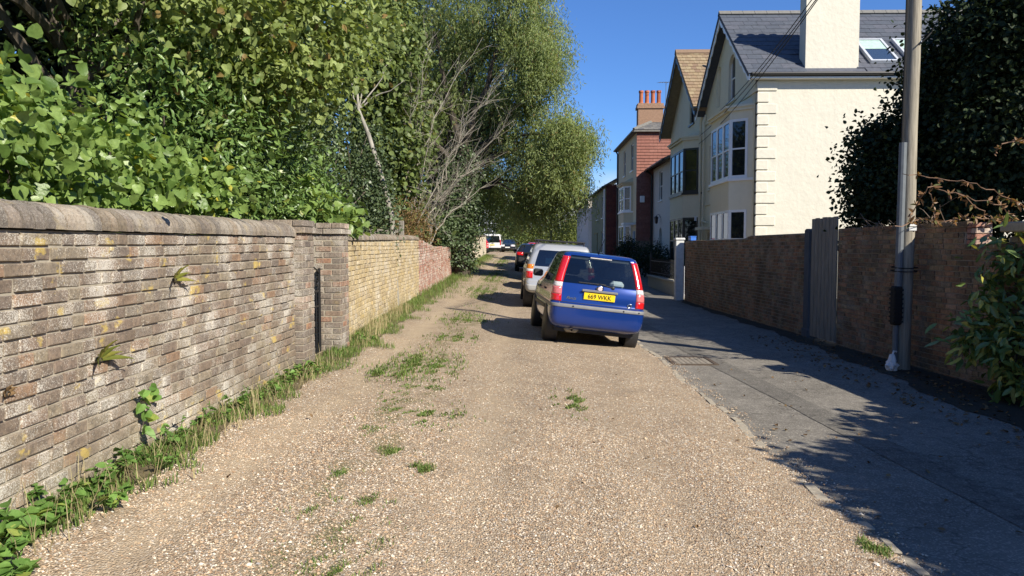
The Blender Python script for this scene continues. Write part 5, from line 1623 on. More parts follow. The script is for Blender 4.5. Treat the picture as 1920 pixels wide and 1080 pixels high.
def limb(m, a, b, r0, r1, n=6, wig=.12, seg=7, up_=.0):
    a, b = Vector(a), Vector(b); L = (b - a).length
    pts = []
    for i in range(n + 1):
        t = i / n
        p = a.lerp(b, t) + Vector((random.uniform(-1, 1), random.uniform(-1, 1), random.uniform(-1, 1))) * wig * L * .25 * math.sin(PI * t) + Vector((0, 0, up_ * math.sin(PI * t)))
        pts.append(p)
    m.tube(pts, [r0 + (r1 - r0) * i / n for i in range(n + 1)], seg)
    return pts
M_bark = wood_mat('grey bark', (.13, .11, .085), 2, 9)
M_dbark = wood_mat('dark bark', (.07, .058, .045), 2, 9)
M_birch = wood_mat('pale birch bark', (.30, .28, .235), 2, 5)
M_twig = plain('pale dry twig', (.30, .27, .22), .8, .2, var=.25)
L_heart = leaf_mat('heart leaf', (.11, .19, .04), (.30, .42, .115), (.58, .50, .06), .035, .4, .45, .35)
L_laur = leaf_mat('laurel leaf', (.075, .14, .035), (.22, .33, .09), (.24, .27, .05), .04, .36, .45, .2)
L_lime = leaf_mat('olive tree leaf', (.13, .18, .045), (.34, .41, .13), (.32, .20, .08), .04, .5, .35, .35)
L_dark = leaf_mat('dark evergreen leaf', (.014, .026, .010), (.034, .055, .02), (.10, .12, .03), .03, .6, .2, .12)
L_will = leaf_mat('feathery leaf', (.20, .255, .095), (.40, .47, .19), (.40, .26, .13), .05, .5, .3, .42)
L_mid = leaf_mat('hedge leaf', (.075, .11, .03), (.17, .22, .065), (.22, .22, .05), .06, .5, .3, .25)
L_bright = leaf_mat('sunny leaf', (.12, .16, .035), (.24, .27, .07), None, .0, .5, .3, .35)
L_ivy = leaf_mat('ivy leaf', (.045, .075, .03), (.13, .175, .08), None, .0, .4, .4, .18)
L_auc = leaf_mat('spotted laurel leaf', (.08, .14, .035), (.20, .28, .08), (.50, .47, .10), .22, .28, .5, .2)
L_weed = leaf_mat('weed leaf', (.10, .20, .04), (.21, .36, .085), (.34, .40, .09), .10, .5, .3, .3)
L_grass = leaf_mat('grass blade', (.09, .15, .035), (.20, .28, .07), (.38, .33, .15), .10, .6, .2, .3)
L_straw = leaf_mat('straw', (.32, .27, .14), (.45, .38, .21), None, 0, .7, .2, .2)
L_brown = leaf_mat('dead leaf', (.10, .06, .03), (.22, .14, .07), (.30, .20, .10), .2, .8, .15, .1)

# --- heart-leaved shrub behind the near wall
sA = thing('heart_leaved_shrub', (-3.5, 5.0, .2), 'bright green shrub with large heart-shaped leaves and yellow tips hanging over the near wall', 'shrub')
m = MB()
cl = [(-3.2, 7.2, 1.98, .38, .5, .42, .8), (-3.5, 6.2, 2.35, .4, .6, .35, .7), (-3.35, 3.3, 2.05, .45, .7, .5, 1), (-3.35, 4.2, 2.15, .45, .7, .5, 1.1), (-3.3, 5.0, 2.05, .45, .65, .42, 1.1), (-3.25, 5.8, 2.0, .4, .6, .42, 1), (-3.2, 6.5, 1.95, .38, .5, .42, .8), (-3.7, 3.9, 2.55, .5, .7, .35, .5), (-3.6, 5.0, 2.45, .5, .7, .3, .5), (-3.5, 2.6, 2.3, .5, .6, .5, .6)]
for c in cl:
    limb(m, (-3.6 + random.uniform(-.2, .2), c[1] + random.uniform(-.4, .4), .1), (c[0], c[1], c[2] + .3), .028, .008, 6, .2, 6)
m.build('stems', M_dbark, sA)
keepA = lambda P: (P[:, 0] < -3.02) | (P[:, 2] > 1.90)
foliage(sA, 'heart', cl, 6800, (.04, .10), L_heart, 8, .16, .55, .45, .8, .5, .5, n_ind=300, keep=keepA)
# --- glossy laurel over the gate
sB = thing('laurel_bush', (-3.9, 9.3, .2), 'dark glossy laurel bush rising behind the gate piers', 'shrub')
m = MB()
clB = [(-3.7, 7.6, 2.6, .8, .9, .9, 1), (-3.7, 8.8, 2.9, .8, 1.0, 1.0, 1.3), (-3.6, 10.2, 2.7, .8, 1.0, .95, 1.2), (-3.5, 11.4, 2.3, .6, .9, .75, .9), (-4.3, 8.5, 3.5, .9, 1.2, .8, .9), (-3.5, 8.9, 2.05, .6, 1.2, .5, .9), (-3.4, 10.6, 1.95, .5, 1.0, .45, .8)]
for c in clB: limb(m, (-4.0, c[1] + random.uniform(-.3, .3), .1), (c[0], c[1], c[2] + .3), .04, .01, 6, .15, 6)
m.build('stems', M_dbark, sB)
foliage(sB, 'lance', clB, 17000, (.07, .115), L_laur, 14, .15, .8, .6, .6, .6, .0, n_ind=300, keep=lambda P: (P[:, 0] < -3.08) | (P[:, 2] > 1.98))
# vine leaves spilling over the second pier
sV = thing('climbing_vine', (-2.9, 11.0, 1.7), 'light green climbing vine spilling over the far gate pier onto the buff wall', 'vine')
m = MB(); limb(m, (-3.2, 10.6, .3), (-2.9, 10.9, 2.0), .015, .008); m.build('stem', M_dbark, sV)
foliage(sV, 'heart', [(-2.95, 10.7, 2.02, .3, .5, .22, 1), (-2.85, 11.4, 1.93, .25, .45, .2, 1), (-2.8, 11.9, 1.86, .2, .3, .14, .5), (-3.2, 10.2, 2.2, .35, .5, .3, .8)], 520, (.08, .14), L_heart, 8, .12, .6, .5, .5, .5, .5, n_ind=120, keep=lambda P: P[:, 2] > 1.72)

# --- olive-leaved tree overhanging the top left
tC = thing('olive_leaved_tree', (-5.0, 8.0, .2), 'olive-leaved broad tree overhanging the top left above the laurel', 'tree')
m = MB()
limb(m, (-5.0, 8.0, 0), (-4.8, 8.0, 3.6), .2, .15, 6, .08, 10)
clC = [(-4.3, 6.2, 4.75, 1.1, 1.2, .8, .55), (-3.6, 7.8, 4.4, 1.2, 1.3, 1.0, 1.2), (-3.1, 9.3, 4.2, 1.15, 1.2, 1.05, 1.4), (-2.9, 10.2, 4.6, 1.0, 1.0, 1.2, 1.2), (-4.0, 9.2, 5.6, 1.5, 1.6, 1.2, 1.2), (-5.0, 7.0, 5.6, 1.6, 1.8, 1.2, 1), (-3.4, 8.9, 3.55, .8, .9, .45, .55), (-5.4, 5.0, 5.2, 1.2, 1.4, .8, .4), (-4.6, 4.4, 4.6, .7, 1.0, .4, .2)]
for c in clC: limb(m, (-4.8, 8.0, 3.2 + random.uniform(-.4, .4)), (c[0], c[1], c[2]), .07, .015, 6, .2, 6)
m.build('trunk', M_bark, tC)
foliage(tC, 'heart', clC, 17000, (.05, .10), L_lime, 14, .2, .75, .5, .6, .45, .3, name='crown', n_ind=300)
# --- dark screen of trees behind the garden
for q, (cx_, cy_, lab) in enumerate(((-7.2, 6.0, 'dark evergreen tree deep behind the heart-leaved shrub'), (-6.8, 11.5, 'dark evergreen tree deep behind the laurel bush'), (-6.4, 17.5, 'green tree close behind the pale leaning trunk'), (-4.9, 24.5, 'green tree behind the bare pale bush'), (-5.4, 29.5, 'tall green tree between the bare bush and the feathery tree'))):
    t_ = thing('evergreen_tree', (cx_, cy_, .2), lab, 'tree', 'evergreens behind the garden')
    m = MB(); limb(m, (cx_, cy_, 0), (cx_ + .2, cy_, 6.5), .2, .06, 6, .06, 8)
    hs = (1, 1, 1, 1.1, 1.4)[q]; wd_ = (1, 1, 1, .75, .9)[q]
    for k in range(8): limb(m, (cx_, cy_, 1 + k * .6), (cx_ + random.uniform(-1.6, 1.6), cy_ + random.uniform(-1.8, 1.8), 1.6 + k * .7), .05, .012, 4, .2, 5)
    m.build('trunk', M_dbark, t_)
    foliage(t_, 'oval', [(cx_, cy_, 2.2 * hs, 1.7 * wd_, 2.9 * wd_, 2.0 * hs, 1), (cx_ + .3, cy_ + .4, 4.6 * hs, 1.6 * wd_, 2.8 * wd_, 1.9 * hs, 1), (cx_, cy_ - .3, 6.8 * hs, 1.4, 2.3, 1.6 * hs, .8)], 22000, (.13, .22), L_dark if q < 2 else L_mid, 20, .3, .6, .7, .6, .2, name='crown')
# ivy and undergrowth behind buff wall
sI = thing('ivy_thicket', (-4.2, 15.0, .2), 'tangled ivy thicket around the pale leaning trunk behind the buff wall', 'shrub')
m = MB()
for k in range(10): limb(m, (-4.3 + random.uniform(-.5, .7), 13 + random.uniform(-1, 6), .1), (-4.2 + random.uniform(-.8, .8), 13 + random.uniform(-1, 7), random.uniform(2.5, 4.6)), .03, .008, 6, .2, 5)
m.build('stems', M_bark, sI)
foliage(sI, 'oval', [(-4.2, 13.0, 2.2, .7, 1.2, 1.4, 1), (-4.3, 14.8, 2.6, .8, 1.2, 1.6, 1), (-4.3, 16.8, 2.4, .8, 1.3, 1.5, .9), (-4.0, 18.6, 3.4, .6, .8, 1.4, .7), (-4.2, 20.8, 2.2, .7, 1.6, 1.3, .6), (-4.6, 16, 4.2, .9, 1.8, 1.0, .6), (-5.0, 13.6, 3.6, .9, 1.8, 1.5, 1), (-5.0, 13.4, 5.2, .9, 1.8, 1.2, .8), (-3.2, 16.8, 1.9, .2, .2, .7, .25), (-3.4, 16.8, 2.9, .17, .2, .6, .25), (-3.7, 17.0, 3.7, .16, .2, .4, .12)], 20000, (.05, .085), L_ivy, 18, .18, .5, .8, .6, .45)

# --- pale leaning trunk
tD = thing('leaning_birch', (-3.15, 17.0, .2), 'pale leaning birch-like trunk with bare branches behind the buff wall', 'tree')
m = MB()
a0 = at_y(737, 450, 17.0); a1 = at_y(712, 320, 17.0); a2 = at_y(690, 250, 17.0); a3 = at_y(672, 205, 17.2); a4 = at_y(668, 140, 17.6)
a0.z = .1; a0.x = at_y(738, 420, 17).x + .05
m.tube([a0, at_y(734, 405, 17), a1, a2, a3, a4], [.075, .066, .058, .05, .035, .016], 9)
for (u, v, yq) in ((735, 110, 17.5), (760, 150, 17.2), (640, 90, 18), (700, 80, 17.8)):
    limb(m, a3, at_y(u, v, yq), .022, .006, 6, .2, 6)
auto_smooth(m.build('trunk', M_birch, tD), 60)
foliage(tD, 'oval', [(a4.x, a4.y, a4.z + .5, .9, .9, .8, 1), (a4.x + .6, a4.y, a4.z + 1.2, 1, 1, .8, 1)], 1400, (.06, .1), L_lime, 12, .2, name='crown')
# --- bare pale bush
tB = thing('bare_bush', (-3.8, 24.8, .2), 'bare pale-stemmed bush with arching leafless twigs above the buff wall', 'shrub')
m = MB()
root_p = [at_y(u, 430, 24.8) for u in (735, 752, 768, 780, 790)]
ends = [(950, 128), (905, 70), (935, 175), (965, 225), (950, 285), (920, 345), (870, 330), (850, 120), (800, 60), (770, 95), (830, 180), (890, 235), (790, 150), (745, 190), (860, 270), (905, 300), (820, 250), (775, 260)]
for (u, v) in ends:
    a = random.choice(root_p) + Vector((random.uniform(-.3, .1), random.uniform(-.4, .8), -1.2))
    b_ = at_y(u, v, 24.5 + random.uniform(-1.2, 2.0))
    mid = a.lerp(b_, .5) + Vector((-.25 * (b_.x - a.x), 0, .12 * (b_ - a).length))
    pts = []
    for i in range(13):
        t = i / 12
        p = a * (1 - t) ** 2 + mid * 2 * t * (1 - t) + b_ * t * t + Vector((random.gauss(0, .05), random.gauss(0, .05), random.gauss(0, .05))) * (1 if 0 < i < 12 else 0)
        pts.append(p)
    m.tube(pts, [.028 - .0019 * i for i in range(13)], 5)
    for _ in range(22):
        i = random.randrange(3, 12); p = pts[i]; d = (pts[min(i + 1, 12)] - pts[i - 1]).normalized()
        e = p + d * random.uniform(.3, .9) + Vector((random.gauss(0, .32), random.gauss(0, .32), random.gauss(.05, .3)))
        q2 = p.lerp(e, .5) + Vector((random.gauss(0, .08), random.gauss(0, .08), .05))
        m.tube([p, q2, e], [.006, .0045, .002], 4)
        for _2 in range(2):
            f = e + Vector((random.gauss(0, .22), random.gauss(0, .22), random.gauss(.0, .22)))
            m.tube([q2, q2.lerp(f, .6) + Vector((0, 0, .03)), f], [.004, .003, .0015], 3)
m.build('stems', M_twig, tB, fix=False)
# brown tangle at its foot
foliage(tB, 'thin', [(-3.6, 21.5, 2.0, .5, 1.4, .9, 1), (-3.6, 24, 1.9, .5, 1.2, .8, .8)], 5000, (.08, .16), leaf_mat('withered stems', (.16, .10, .045), (.27, .17, .08), (.16, .17, .05), .2, .8, .1, .2), 16, .2, name='withered_leaves')

# --- ivy clad trunk beside the lane
iv = thing('ivy_clad_tree', (-2.75, 32.0, gz(-2.75, 32)), 'thick ivy covered trunk leaning over the lane edge by the red wall', 'tree')
m = MB()
limb(m, (-2.75, 32.0, 0), (-2.7, 32.3, 6), .38, .26, 8, .03, 12)
for k in range(7): m.tube([(-2.75 + .45 * math.cos(k), 32 + .5 * math.sin(k), .15), (-2.75 + .25 * math.cos(k), 32 + .3 * math.sin(k), .35), (-2.72, 32, 1.0)], [.05, .10, .1], 6)
limb(m, (-2.7, 32.3, 5.0), (1.0, 32.5, 9.5), .18, .06, 7, .12, 8)
limb(m, (-2.7, 32.3, 5.5), (-4.0, 33, 11), .2, .06, 7, .1, 8)
limb(m, (-2.7, 32.3, 4.6), (2.3, 33.0, 6.3), .13, .04, 7, .12, 8, .6)
limb(m, (-2.7, 32.3, 5.8), (-.6, 32, 12), .15, .05, 7, .1, 8)
limb(m, (-2.7, 32.3, 4.8), (-7.5, 32, 9.5), .15, .05, 7, .1, 8)
m.build('trunk', M_dbark, iv)
foliage(iv, 'oval', [(-2.8, 32, 2.6, .75, .8, 1.0, 1), (-2.9, 31.9, 4.0, .95, .9, 1.2, 1.3), (-3.4, 30.6, 2.3, .55, .9, .65, .7), (-2.6, 32.4, 5.2, .8, .8, .9, .7), (-3.2, 33.4, 2.2, .5, .9, .6, .8), (-2.7, 31.8, 1.5, .5, .5, .9, .6)], 13000, (.08, .13), L_ivy, 18, .2, .4, .9, .6, .6, name='ivy')
def C(u, v, y, ru, rv, ry, w=1.0):
    p = at_y(u, v, y); k = y / F_PX
    return (p.x, p.y, p.z, ru * k, ry, rv * k, w)
# --- big feathery tree
clE = [C(930, 40, 33, 95, 60, 1.8), C(1000, 60, 32, 55, 55, 1.5), C(1022, 110, 31, 34, 42, 1.2, .8), C(985, 150, 32, 55, 60, 1.5), C(880, 80, 34, 85, 65, 2.0), C(800, 60, 35, 90, 70, 2.0), C(860, 190, 34, 80, 55, 1.8), C(770, 160, 35, 80, 70, 2), C(960, 215, 33, 55, 45, 1.4, .7),
       C(1050, 240, 31, 42, 30, 1.2, .8), C(1088, 262, 30.5, 26, 26, 1.0, .5), C(1040, 310, 31, 52, 50, 1.4), C(990, 290, 33, 45, 55, 1.5, .8), C(1066, 345, 31.5, 26, 42, 1.1, .6), C(1010, 380, 33, 50, 45, 1.6, .8), C(900, 280, 35, 65, 55, 1.8, .8), C(950, 360, 36, 60, 55, 1.8, .8), C(820, 280, 36, 75, 70, 2, .8), C(870, -60, 33, 150, 50, 2.2, 1.2), C(980, -30, 32, 50, 40, 1.6, .6), C(740, 20, 34, 70, 70, 1.8, .8), C(880, 370, 37, 60, 50, 1.6, .7)]
tE = thing('feathery_tree', (-4.6, 34.5, .2), 'large feathery drooping tree overhanging the lane against the blue sky', 'tree')
m = MB()
limb(m, (-4.6, 34.5, 0), (-4.2, 34.3, 6), .4, .28, 7, .05, 10)
for c in clE: limb(m, (-4.2 + random.uniform(-.2, .5), 34.2, random.uniform(3.5, 6)), (c[0], c[1], c[2]), .12, .02, 8, .2, 6, .4)
for c in clE:
    for _ in range(7): limb(m, (c[0], c[1], c[2]), (c[0] + random.gauss(0, .6) * c[3], c[1] + random.gauss(0, .6) * c[4], c[2] + random.gauss(0, .6) * c[5]), .03, .008, 4, .25, 4)
m.build('trunk', M_dbark, tE)
strands(tE, clE, 180000, None, L_will, 16, (.5, 1.3), (.12, .22), 'thin', .08, .35, .3, name='crown')
# --- trees and hedge closing the lane
bk = [((830, 130, 46, 130, 150, 3), 'tall green tree filling the gap behind the bare bush', L_mid), ((825, 390, 62, 60, 45, 3), 'dark leafy tree behind the far pale wall', L_mid), ((935, 395, 92, 55, 60, 4), 'green leafy tree behind the white van at the lane end', L_mid), ((985, 420, 95, 45, 40, 4), 'sunlit bright bush at the lane end above the red roof', L_bright), ((1055, 415, 96, 45, 45, 4), 'pale sunlit tree at the lane end beside the far pale house', L_bright),
      ((1000, 350, 100, 70, 60, 5), 'tall shaded tree standing behind the lamp post', L_mid), ((1090, 400, 100, 30, 50, 4), 'yellow-green tree touching the far pale house', L_bright), ((880, 320, 70, 70, 60, 4), 'dark tree behind the ivy covered trunk', L_mid)]
for (c, lab, mt) in bk:
    c = C(*c); nl = 20000 if c[1] < 50 else 9000
    g0 = gz(c[0], c[1])
    t_ = thing('lane_end_tree', (c[0], c[1], g0), lab, 'tree', 'trees closing the far end of the lane')
    m = MB(); limb(m, (c[0], c[1], g0 - .2), (c[0], c[1], c[2]), .22, .1, 5, .05, 7)
    for _ in range(6): limb(m, (c[0], c[1], c[2] * .6), (c[0] + random.gauss(0, .5) * c[3], c[1], c[2] + random.gauss(0, .4) * c[5]), .08, .02, 4, .2, 5)
    m.build('trunk', M_dbark, t_)
    hz = max(c[2] - g0 - .3, .5)
    foliage(t_, 'dia', [c, (c[0] - c[3] * .4, c[1], c[2] - c[5] * .5, c[3] * .8, c[4] * .8, c[5] * .6, .7), (c[0] + c[3] * .5, c[1] - .5, c[2] - c[5] * .6, c[3] * .6, c[4] * .6, c[5] * .6, .6)] + ([(c[0], c[1] - 1, g0 + hz * .35, c[3] * .9, c[4] * .7, hz * .4, .6)] if c[1] > 80 else []), nl, (.16, .30), mt, 18, .45, .6, .7, .6, .4, name='crown')

# --- right-hand evergreens behind the wall
def right_tree(name, base, clumps, n, label, size=(.055, .095), mat=L_dark, n_ind=0, kind='oval', cat='tree', spread=.2, shell=.5, keep=None):
    t_ = thing(name, base, label, cat)
    m = MB()
    top = max(clumps, key=lambda c: c[2])
    limb(m, base, (top[0], top[1], top[2] * .8), .14, .04, 7, .08, 8)
    for c in clumps: limb(m, (base[0], base[1], max(.4, c[2] * .55)), (c[0], c[1], c[2]), .05, .012, 5, .2, 6)
    m.build('trunk', M_dbark, t_)
    foliage(t_, kind, clumps, n, size, mat, 20, spread, .6, .7, .6, shell, name='crown', n_ind=n_ind, keep=keep)
    return t_
clR1 = [C(1685, 320, 13.6, 58, 80, .8), C(1650, 300, 13.8, 42, 65, .7, .6), C(1740, 170, 13.8, 26, 65, .6, .5), C(1640, 370, 13.6, 30, 50, .6, .5), C(1760, 300, 13.4, 80, 130, 1.1, 1.2)]
right_tree('evergreen_oak', (7.6, 13.6, -.1), clR1, 26000, 'dark small-leaved evergreen behind the utility pole against the cream wall')
clR2 = [C(1850, 90, 12.5, 100, 110, 1.3, 1.3), C(1880, 260, 12.0, 90, 130, 1.2, 1.2), C(1810, 200, 12.8, 50, 80, .9, .7), C(1960, 150, 12, 100, 150, 1.5, 1.2), C(1830, 380, 12.2, 90, 70, 1.0, .8), C(1930, 20, 12, 80, 70, 1.2, .8)]
right_tree('dark_bay_tree', (8.8, 12.2, -.1), clR2, 44000, 'tall dark evergreen filling the top right corner', n_ind=0)
# trees and hedge beside the viewer, right of the frame, that shade the road
clR3 = [(6.3, y, t * .47, .42, .75, t * .47, t / 4) for (y, t) in ((-3.0, 4.1), (-2.2, 4.2), (-1.4, 4.1), (-.6, 4.2), (.2, 4.2), (1.0, 4.15), (1.8, 4.1), (2.5, 4.0), (3.2, 3.5), (3.9, 3.0), (4.6, 2.7), (5.3, 2.3), (6.0, 2.1))]
right_tree('garden_hedge', (6.6, 3.0, -.1), clR3, 95000, 'tall evergreen hedge over the right wall near the viewer, shading the road', (.09, .15), cat='hedge', spread=.12, shell=.0, keep=lambda P: P[:, 0] - 1.05 * (P[:, 2] + .19) > 2.08 + .03 * np.sin(P[:, 1] * 5))
clR4 = [(11.6, 8.2, 4.9, 1.3, 1.7, 2.2, 1), (12.6, 6.8, 5.2, 1.6, 1.8, 2.4, 1), (12.5, 9.6, 5.2, 1.6, 1.6, 2.4, 1), (10.2, 9.2, 3.2, .9, 1.2, 1.5, .5)]
right_tree('unseen_tree', (12, 8, -.1), clR4, 20000, 'broad evergreen right of the frame shading the dark bay tree', (.10, .16), spread=.3)
clR5 = [(12.2, 1.0, 3.6, 1.6, 2.2, 2.2, 1), (13.0, -2.0, 4.0, 1.8, 2.2, 2.5, 1), (12.5, -5.5, 3.8, 1.7, 2.2, 2.3, 1), (13.5, 3.5, 4.2, 1.8, 2.0, 2.5, 1)]  # trees added out of view to cut sky light on the shaded road
right_tree('unseen_tree', (11.8, -1, -.1), clR5, 22000, 'unseen broad evergreen added right of the viewer to cut sky light on the road', (.14, .22), spread=.35)
# --- spotted laurel hanging over the wall
clS = [C(1890, 560, 8.9, 55, 60, .35), C(1905, 650, 8.7, 55, 55, .35), C(1850, 630, 8.9, 45, 28, .25, .6), C(1900, 480, 9.0, 40, 50, .3, .8), C(1915, 720, 8.5, 40, 30, .3, .6)]
sS = thing('spotted_laurel', (5.9, 8.8, -.2), 'yellow-spotted laurel shrub leaning out over the right wall foot', 'shrub')
m = MB()
for c in clS: limb(m, (5.75, 8.7, -.2), c[:3], .02, .006, 6, .2, 5)
m.build('stems', M_dbark, sS)
foliage(sS, 'lance', clS, 1300, (.10, .19), L_auc, 9, .12, .7, .5, .5, .4, .4, n_ind=300)
# --- thorny creeper with russet leaves along the wall top
cr = thing('russet_creeper', (5.9, 10.0, 1.9), 'straggling creeper with russet leaflets arching over the right wall top', 'creeper')
m = MB(); lp_ = []; ld_ = []
for path in ([(1690, 328), (1760, 332), (1830, 345), (1890, 370), (1930, 395)], [(1700, 418), (1740, 350), (1800, 365), (1870, 385), (1925, 430)], [(1862, 292), (1880, 270), (1930, 262)], [(1745, 345), (1748, 385), (1755, 415)], [(1780, 415), (1840, 408), (1910, 412)], [(1680, 425), (1730, 412), (1790, 416)], [(1800, 364), (1850, 400), (1900, 425)]):
    pts = [at_y(u, v, 9.7 + random.uniform(-.25, .25)) for (u, v) in path]
    fine = []
    for i in range(len(pts) - 1):
        for t in np.linspace(0, 1, 7)[:-1]: fine.append(pts[i].lerp(pts[i+1], t) + Vector((random.gauss(0, .012), random.gauss(0, .02), random.gauss(0, .012))))
    fine.append(pts[-1])
    m.tube(fine, .006, 4)
    for p in fine[2:]:
        if random.random() < .6:
            for _ in range(5):
                lp_.append(p); ld_.append((random.gauss(0, 1), random.gauss(0, 1), random.gauss(-.3, .8)))
m.build('stems', plain('creeper stem', (.24, .15, .10), .8, .2), cr)
lp_ = np.array([tuple(p) for p in lp_]); ld_ = np.array(ld_)
V, Fc, r = leaves('lance', lp_, ld_, rng.normal(size=ld_.shape), rng.uniform(.05, .11, len(lp_)))
o = obj('leaflets', tri_data('leaflets', V, Fc, leaf_mat('russet leaf', (.22, .11, .05), (.34, .20, .09), (.12, .16, .05), .2), r), cr); o['kind'] = 'stuff'
# dry stems matted on the wall behind the pole
mt_ = thing('dry_creeper', (5.8, 11.6, 1.9), 'mat of dry leafless creeper stems on the wall top behind the pole', 'creeper')
m = MB()
for _ in range(70):
    y = random.uniform(10.3, 12.9); x = fxr(y) + random.uniform(-.05, .25)
    a = Vector((x, y, 1.88 + random.uniform(-.12, .06))); b_ = a + Vector((random.gauss(0, .08), random.gauss(0, .35), random.gauss(.02, .12)))
    m.tube([a, a.lerp(b_, .5) + Vector((-.04, 0, .06)), b_], [.005, .005, .003], 4)
m.build('stems', plain('dry creeper stem', (.17, .13, .10), .8, .2), mt_)
# --- front garden shrubs
for (x, y, z, rx, ry, rz, lab) in ((6.2, 28.5, .55, .6, 1.6, .75, 'dark clipped shrub behind the front garden railings'), (6.4, 37.5, .9, .8, 2.5, .9, 'dark leafy shrub before the gabled house'), (6.0, 43.5, 1.2, .7, 1.6, .9, 'dark leafy bush beside the grey house door')):
    t_ = thing('garden_shrub', (x, y, gz(x, y)), lab, 'shrub', 'shrubs in the front gardens')
    m = MB()
    for k in range(5): limb(m, (x, y + k * .2 - .4, gz(x, y) - .1), (x + random.uniform(-.3, .3), y + k * .4 - .8, z + .3), .02, .006, 4, .2, 5)
    m.build('stems', M_dbark, t_)
    foliage(t_, 'oval', [(x, y, z, rx, ry, rz, 1)], 3500, (.06, .11), L_dark, 14, .15, shell=.3)

# --- ferns and weeds rooted in the near wall
def strap_fern(u, v, y, n, L, label, mat=L_auc):
    p = at_y(u, v, y); p.x = fx1(p.y) + .0; 
    d = ray(u, v); t = (fx1(y) - 0) / d.x
    p = Vector((d.x * t, d.y * t, CAM_H + d.z * t))
    t_ = thing('wall_fern', p, label, 'fern', 'ferns rooted in the near wall')
    for k in range(n):
        a = R(-95 + 190 * k / max(1, n - 1)); le = L * random.uniform(.7, 1.1)
        D = Vector((.4, math.sin(a) * .9, .25 + .75 * math.cos(a))).normalized()
        side = D.cross(Vector((1, 0, .3))).normalized()
        vs = []; 
        for i in range(7):
            s_ = i / 6; c = p + D * le * s_ + Vector((.25, 0, -.55)) * le * s_ * s_ * .5
            w_ = .015 * math.sin(PI * min(1, s_ * .85 + .15)) + .001
            vs += [tuple(c - side * w_), tuple(c + Vector((.006, 0, -.004))), tuple(c + side * w_)]
        fs = []
        for i in range(6): fs += [(3*i, 3*i+1, 3*i+4, 3*i+3), (3*i+1, 3*i+2, 3*i+5, 3*i+4)]
        obj('frond', mesh_data('frond', vs, fs, mat, True), t_)
    MB().lathe([(.001, -.01), (.02, 0), (.012, .02)], tuple(p), 'x', 6).build('crown', M_dbark, t_)
L_fern = leaf_mat('yellowish fern', (.14, .17, .03), (.30, .28, .06), (.08, .06, .03), .15, .4, .4, .3)
strap_fern(185, 675, 4.2, 8, .2, 'yellow-green hart-like fern in the lower near wall', L_fern)
strap_fern(326, 525, 5.2, 6, .2, 'yellow-green fern tuft in the upper middle of the near wall', L_fern)
strap_fern(10, 738, 3.6, 5, .07, 'small withered fern at the left edge of the near wall', L_brown)
wd = thing('wall_weed', (-2.6, 4.9, .5), 'trailing weed with heart leaves climbing the near wall foot', 'weed')
m = MB(); pts = []
for (u, v) in ((268, 800), (272, 775), (266, 752), (285, 745), (270, 735)):
    d = ray(u, v); t = (fx1(4.8) + .03) / d.x; pts.append(Vector((d.x * t, d.y * t, CAM_H + d.z * t)))
m.tube(pts, .004, 4); m.build('stem', M_dbark, wd)
for k, p in enumerate(pts * 3):
    V, Fc, r = leaves('heart', np.array([tuple(p + Vector((.02, random.gauss(0, .03), random.gauss(0, .03))))]), rng.normal(size=(1, 3)) + [[.5, 0, -.5]], rng.normal(size=(1, 3)) * .4 + [[1, 0, .5]], np.array([random.uniform(.05, .08)]))
    obj('leaf', tri_data('leaf', V, Fc, L_weed), wd)

# --- grass: verge and tufts along the crown of the lane (not countable)
def blades(x, y, h, mat_r=None, lean=.5, w=.004):
    n = len(x)
    z = gzn(x, y) + .004
    a = rng.uniform(0, 2 * PI, n); ln = rng.uniform(.1, lean, n) * h
    dx, dy = np.cos(a), np.sin(a)
    px, py = -dy * w, dx * w
    b = np.stack([x, y, z], -1)
    v0 = b + np.stack([px, py, 0 * x], -1); v1 = b - np.stack([px, py, 0 * x], -1)
    mid = b + np.stack([dx * ln * .35, dy * ln * .35, h * .6], -1)
    v2 = mid + np.stack([px, py, 0 * x], -1) * .8; v3 = mid - np.stack([px, py, 0 * x], -1) * .8
    v4 = b + np.stack([dx * ln, dy * ln, h * .95], -1)
    V = np.stack([v0, v1, v3, v2, v4], 1).reshape(-1, 3)
    f = np.array([(0, 1, 2), (0, 2, 3), (3, 2, 4)])
    Fc = (f[None] + (np.arange(n) * 5)[:, None, None]).reshape(-1, 3)
    return V, Fc, np.repeat(rng.random(n), 3)
vw = lambda y: np.interp(y, [0, 10, 13, 21, 33, 36, 60], [-2.6, -2.62, -2.8, -3.0, -3.1, -3.2, -3.2])
def verge(n, y0, y1, wdt, h0, h1, pw=1.6):
    y = rng.uniform(y0, y1, n); y = y[(np.sin(y * 5.3) + np.sin(y * 11.9 + 1) + rng.normal(size=n) * .9) > -.35]; n = len(y); x = vw(y) + .02 + wdt * rng.random(n) ** pw * (1 + .35 * np.sin(y * 3.1) + .2 * np.sin(y * 7.3))
    return blades(x, y, rng.uniform(h0, h1, n))
tufts = [(870, 602, .45, .16), (905, 545, .5, .9), (925, 520, .4, 1.2), (940, 492, .4, 2.2), (800, 690, .35, .3), (770, 680, .22, .3), (790, 728, .2, .12), (795, 782, .28, .16), (745, 745, .12, .1), (670, 935, .15, .05), (735, 850, .10, .06), (575, 957, .06, .04), (665, 1000, .15, .07), (640, 1055, .22, .10), (740, 770, .12, .08), (850, 635, .3, .2), (1070, 755, .14, .2), (1640, 1030, .07, .05), (690, 810, .1, .08), (720, 700, .18, .15), (600, 1070, .15, .05), (790, 880, .08, .04), (640, 895, .07, .05)]
ps_ = [verge(11000, 2.6, 9, .36, .02, .08, 1.8), verge(12000, 9, 20, .5, .03, .12), verge(12000, 20, 60, .7, .08, .25)]
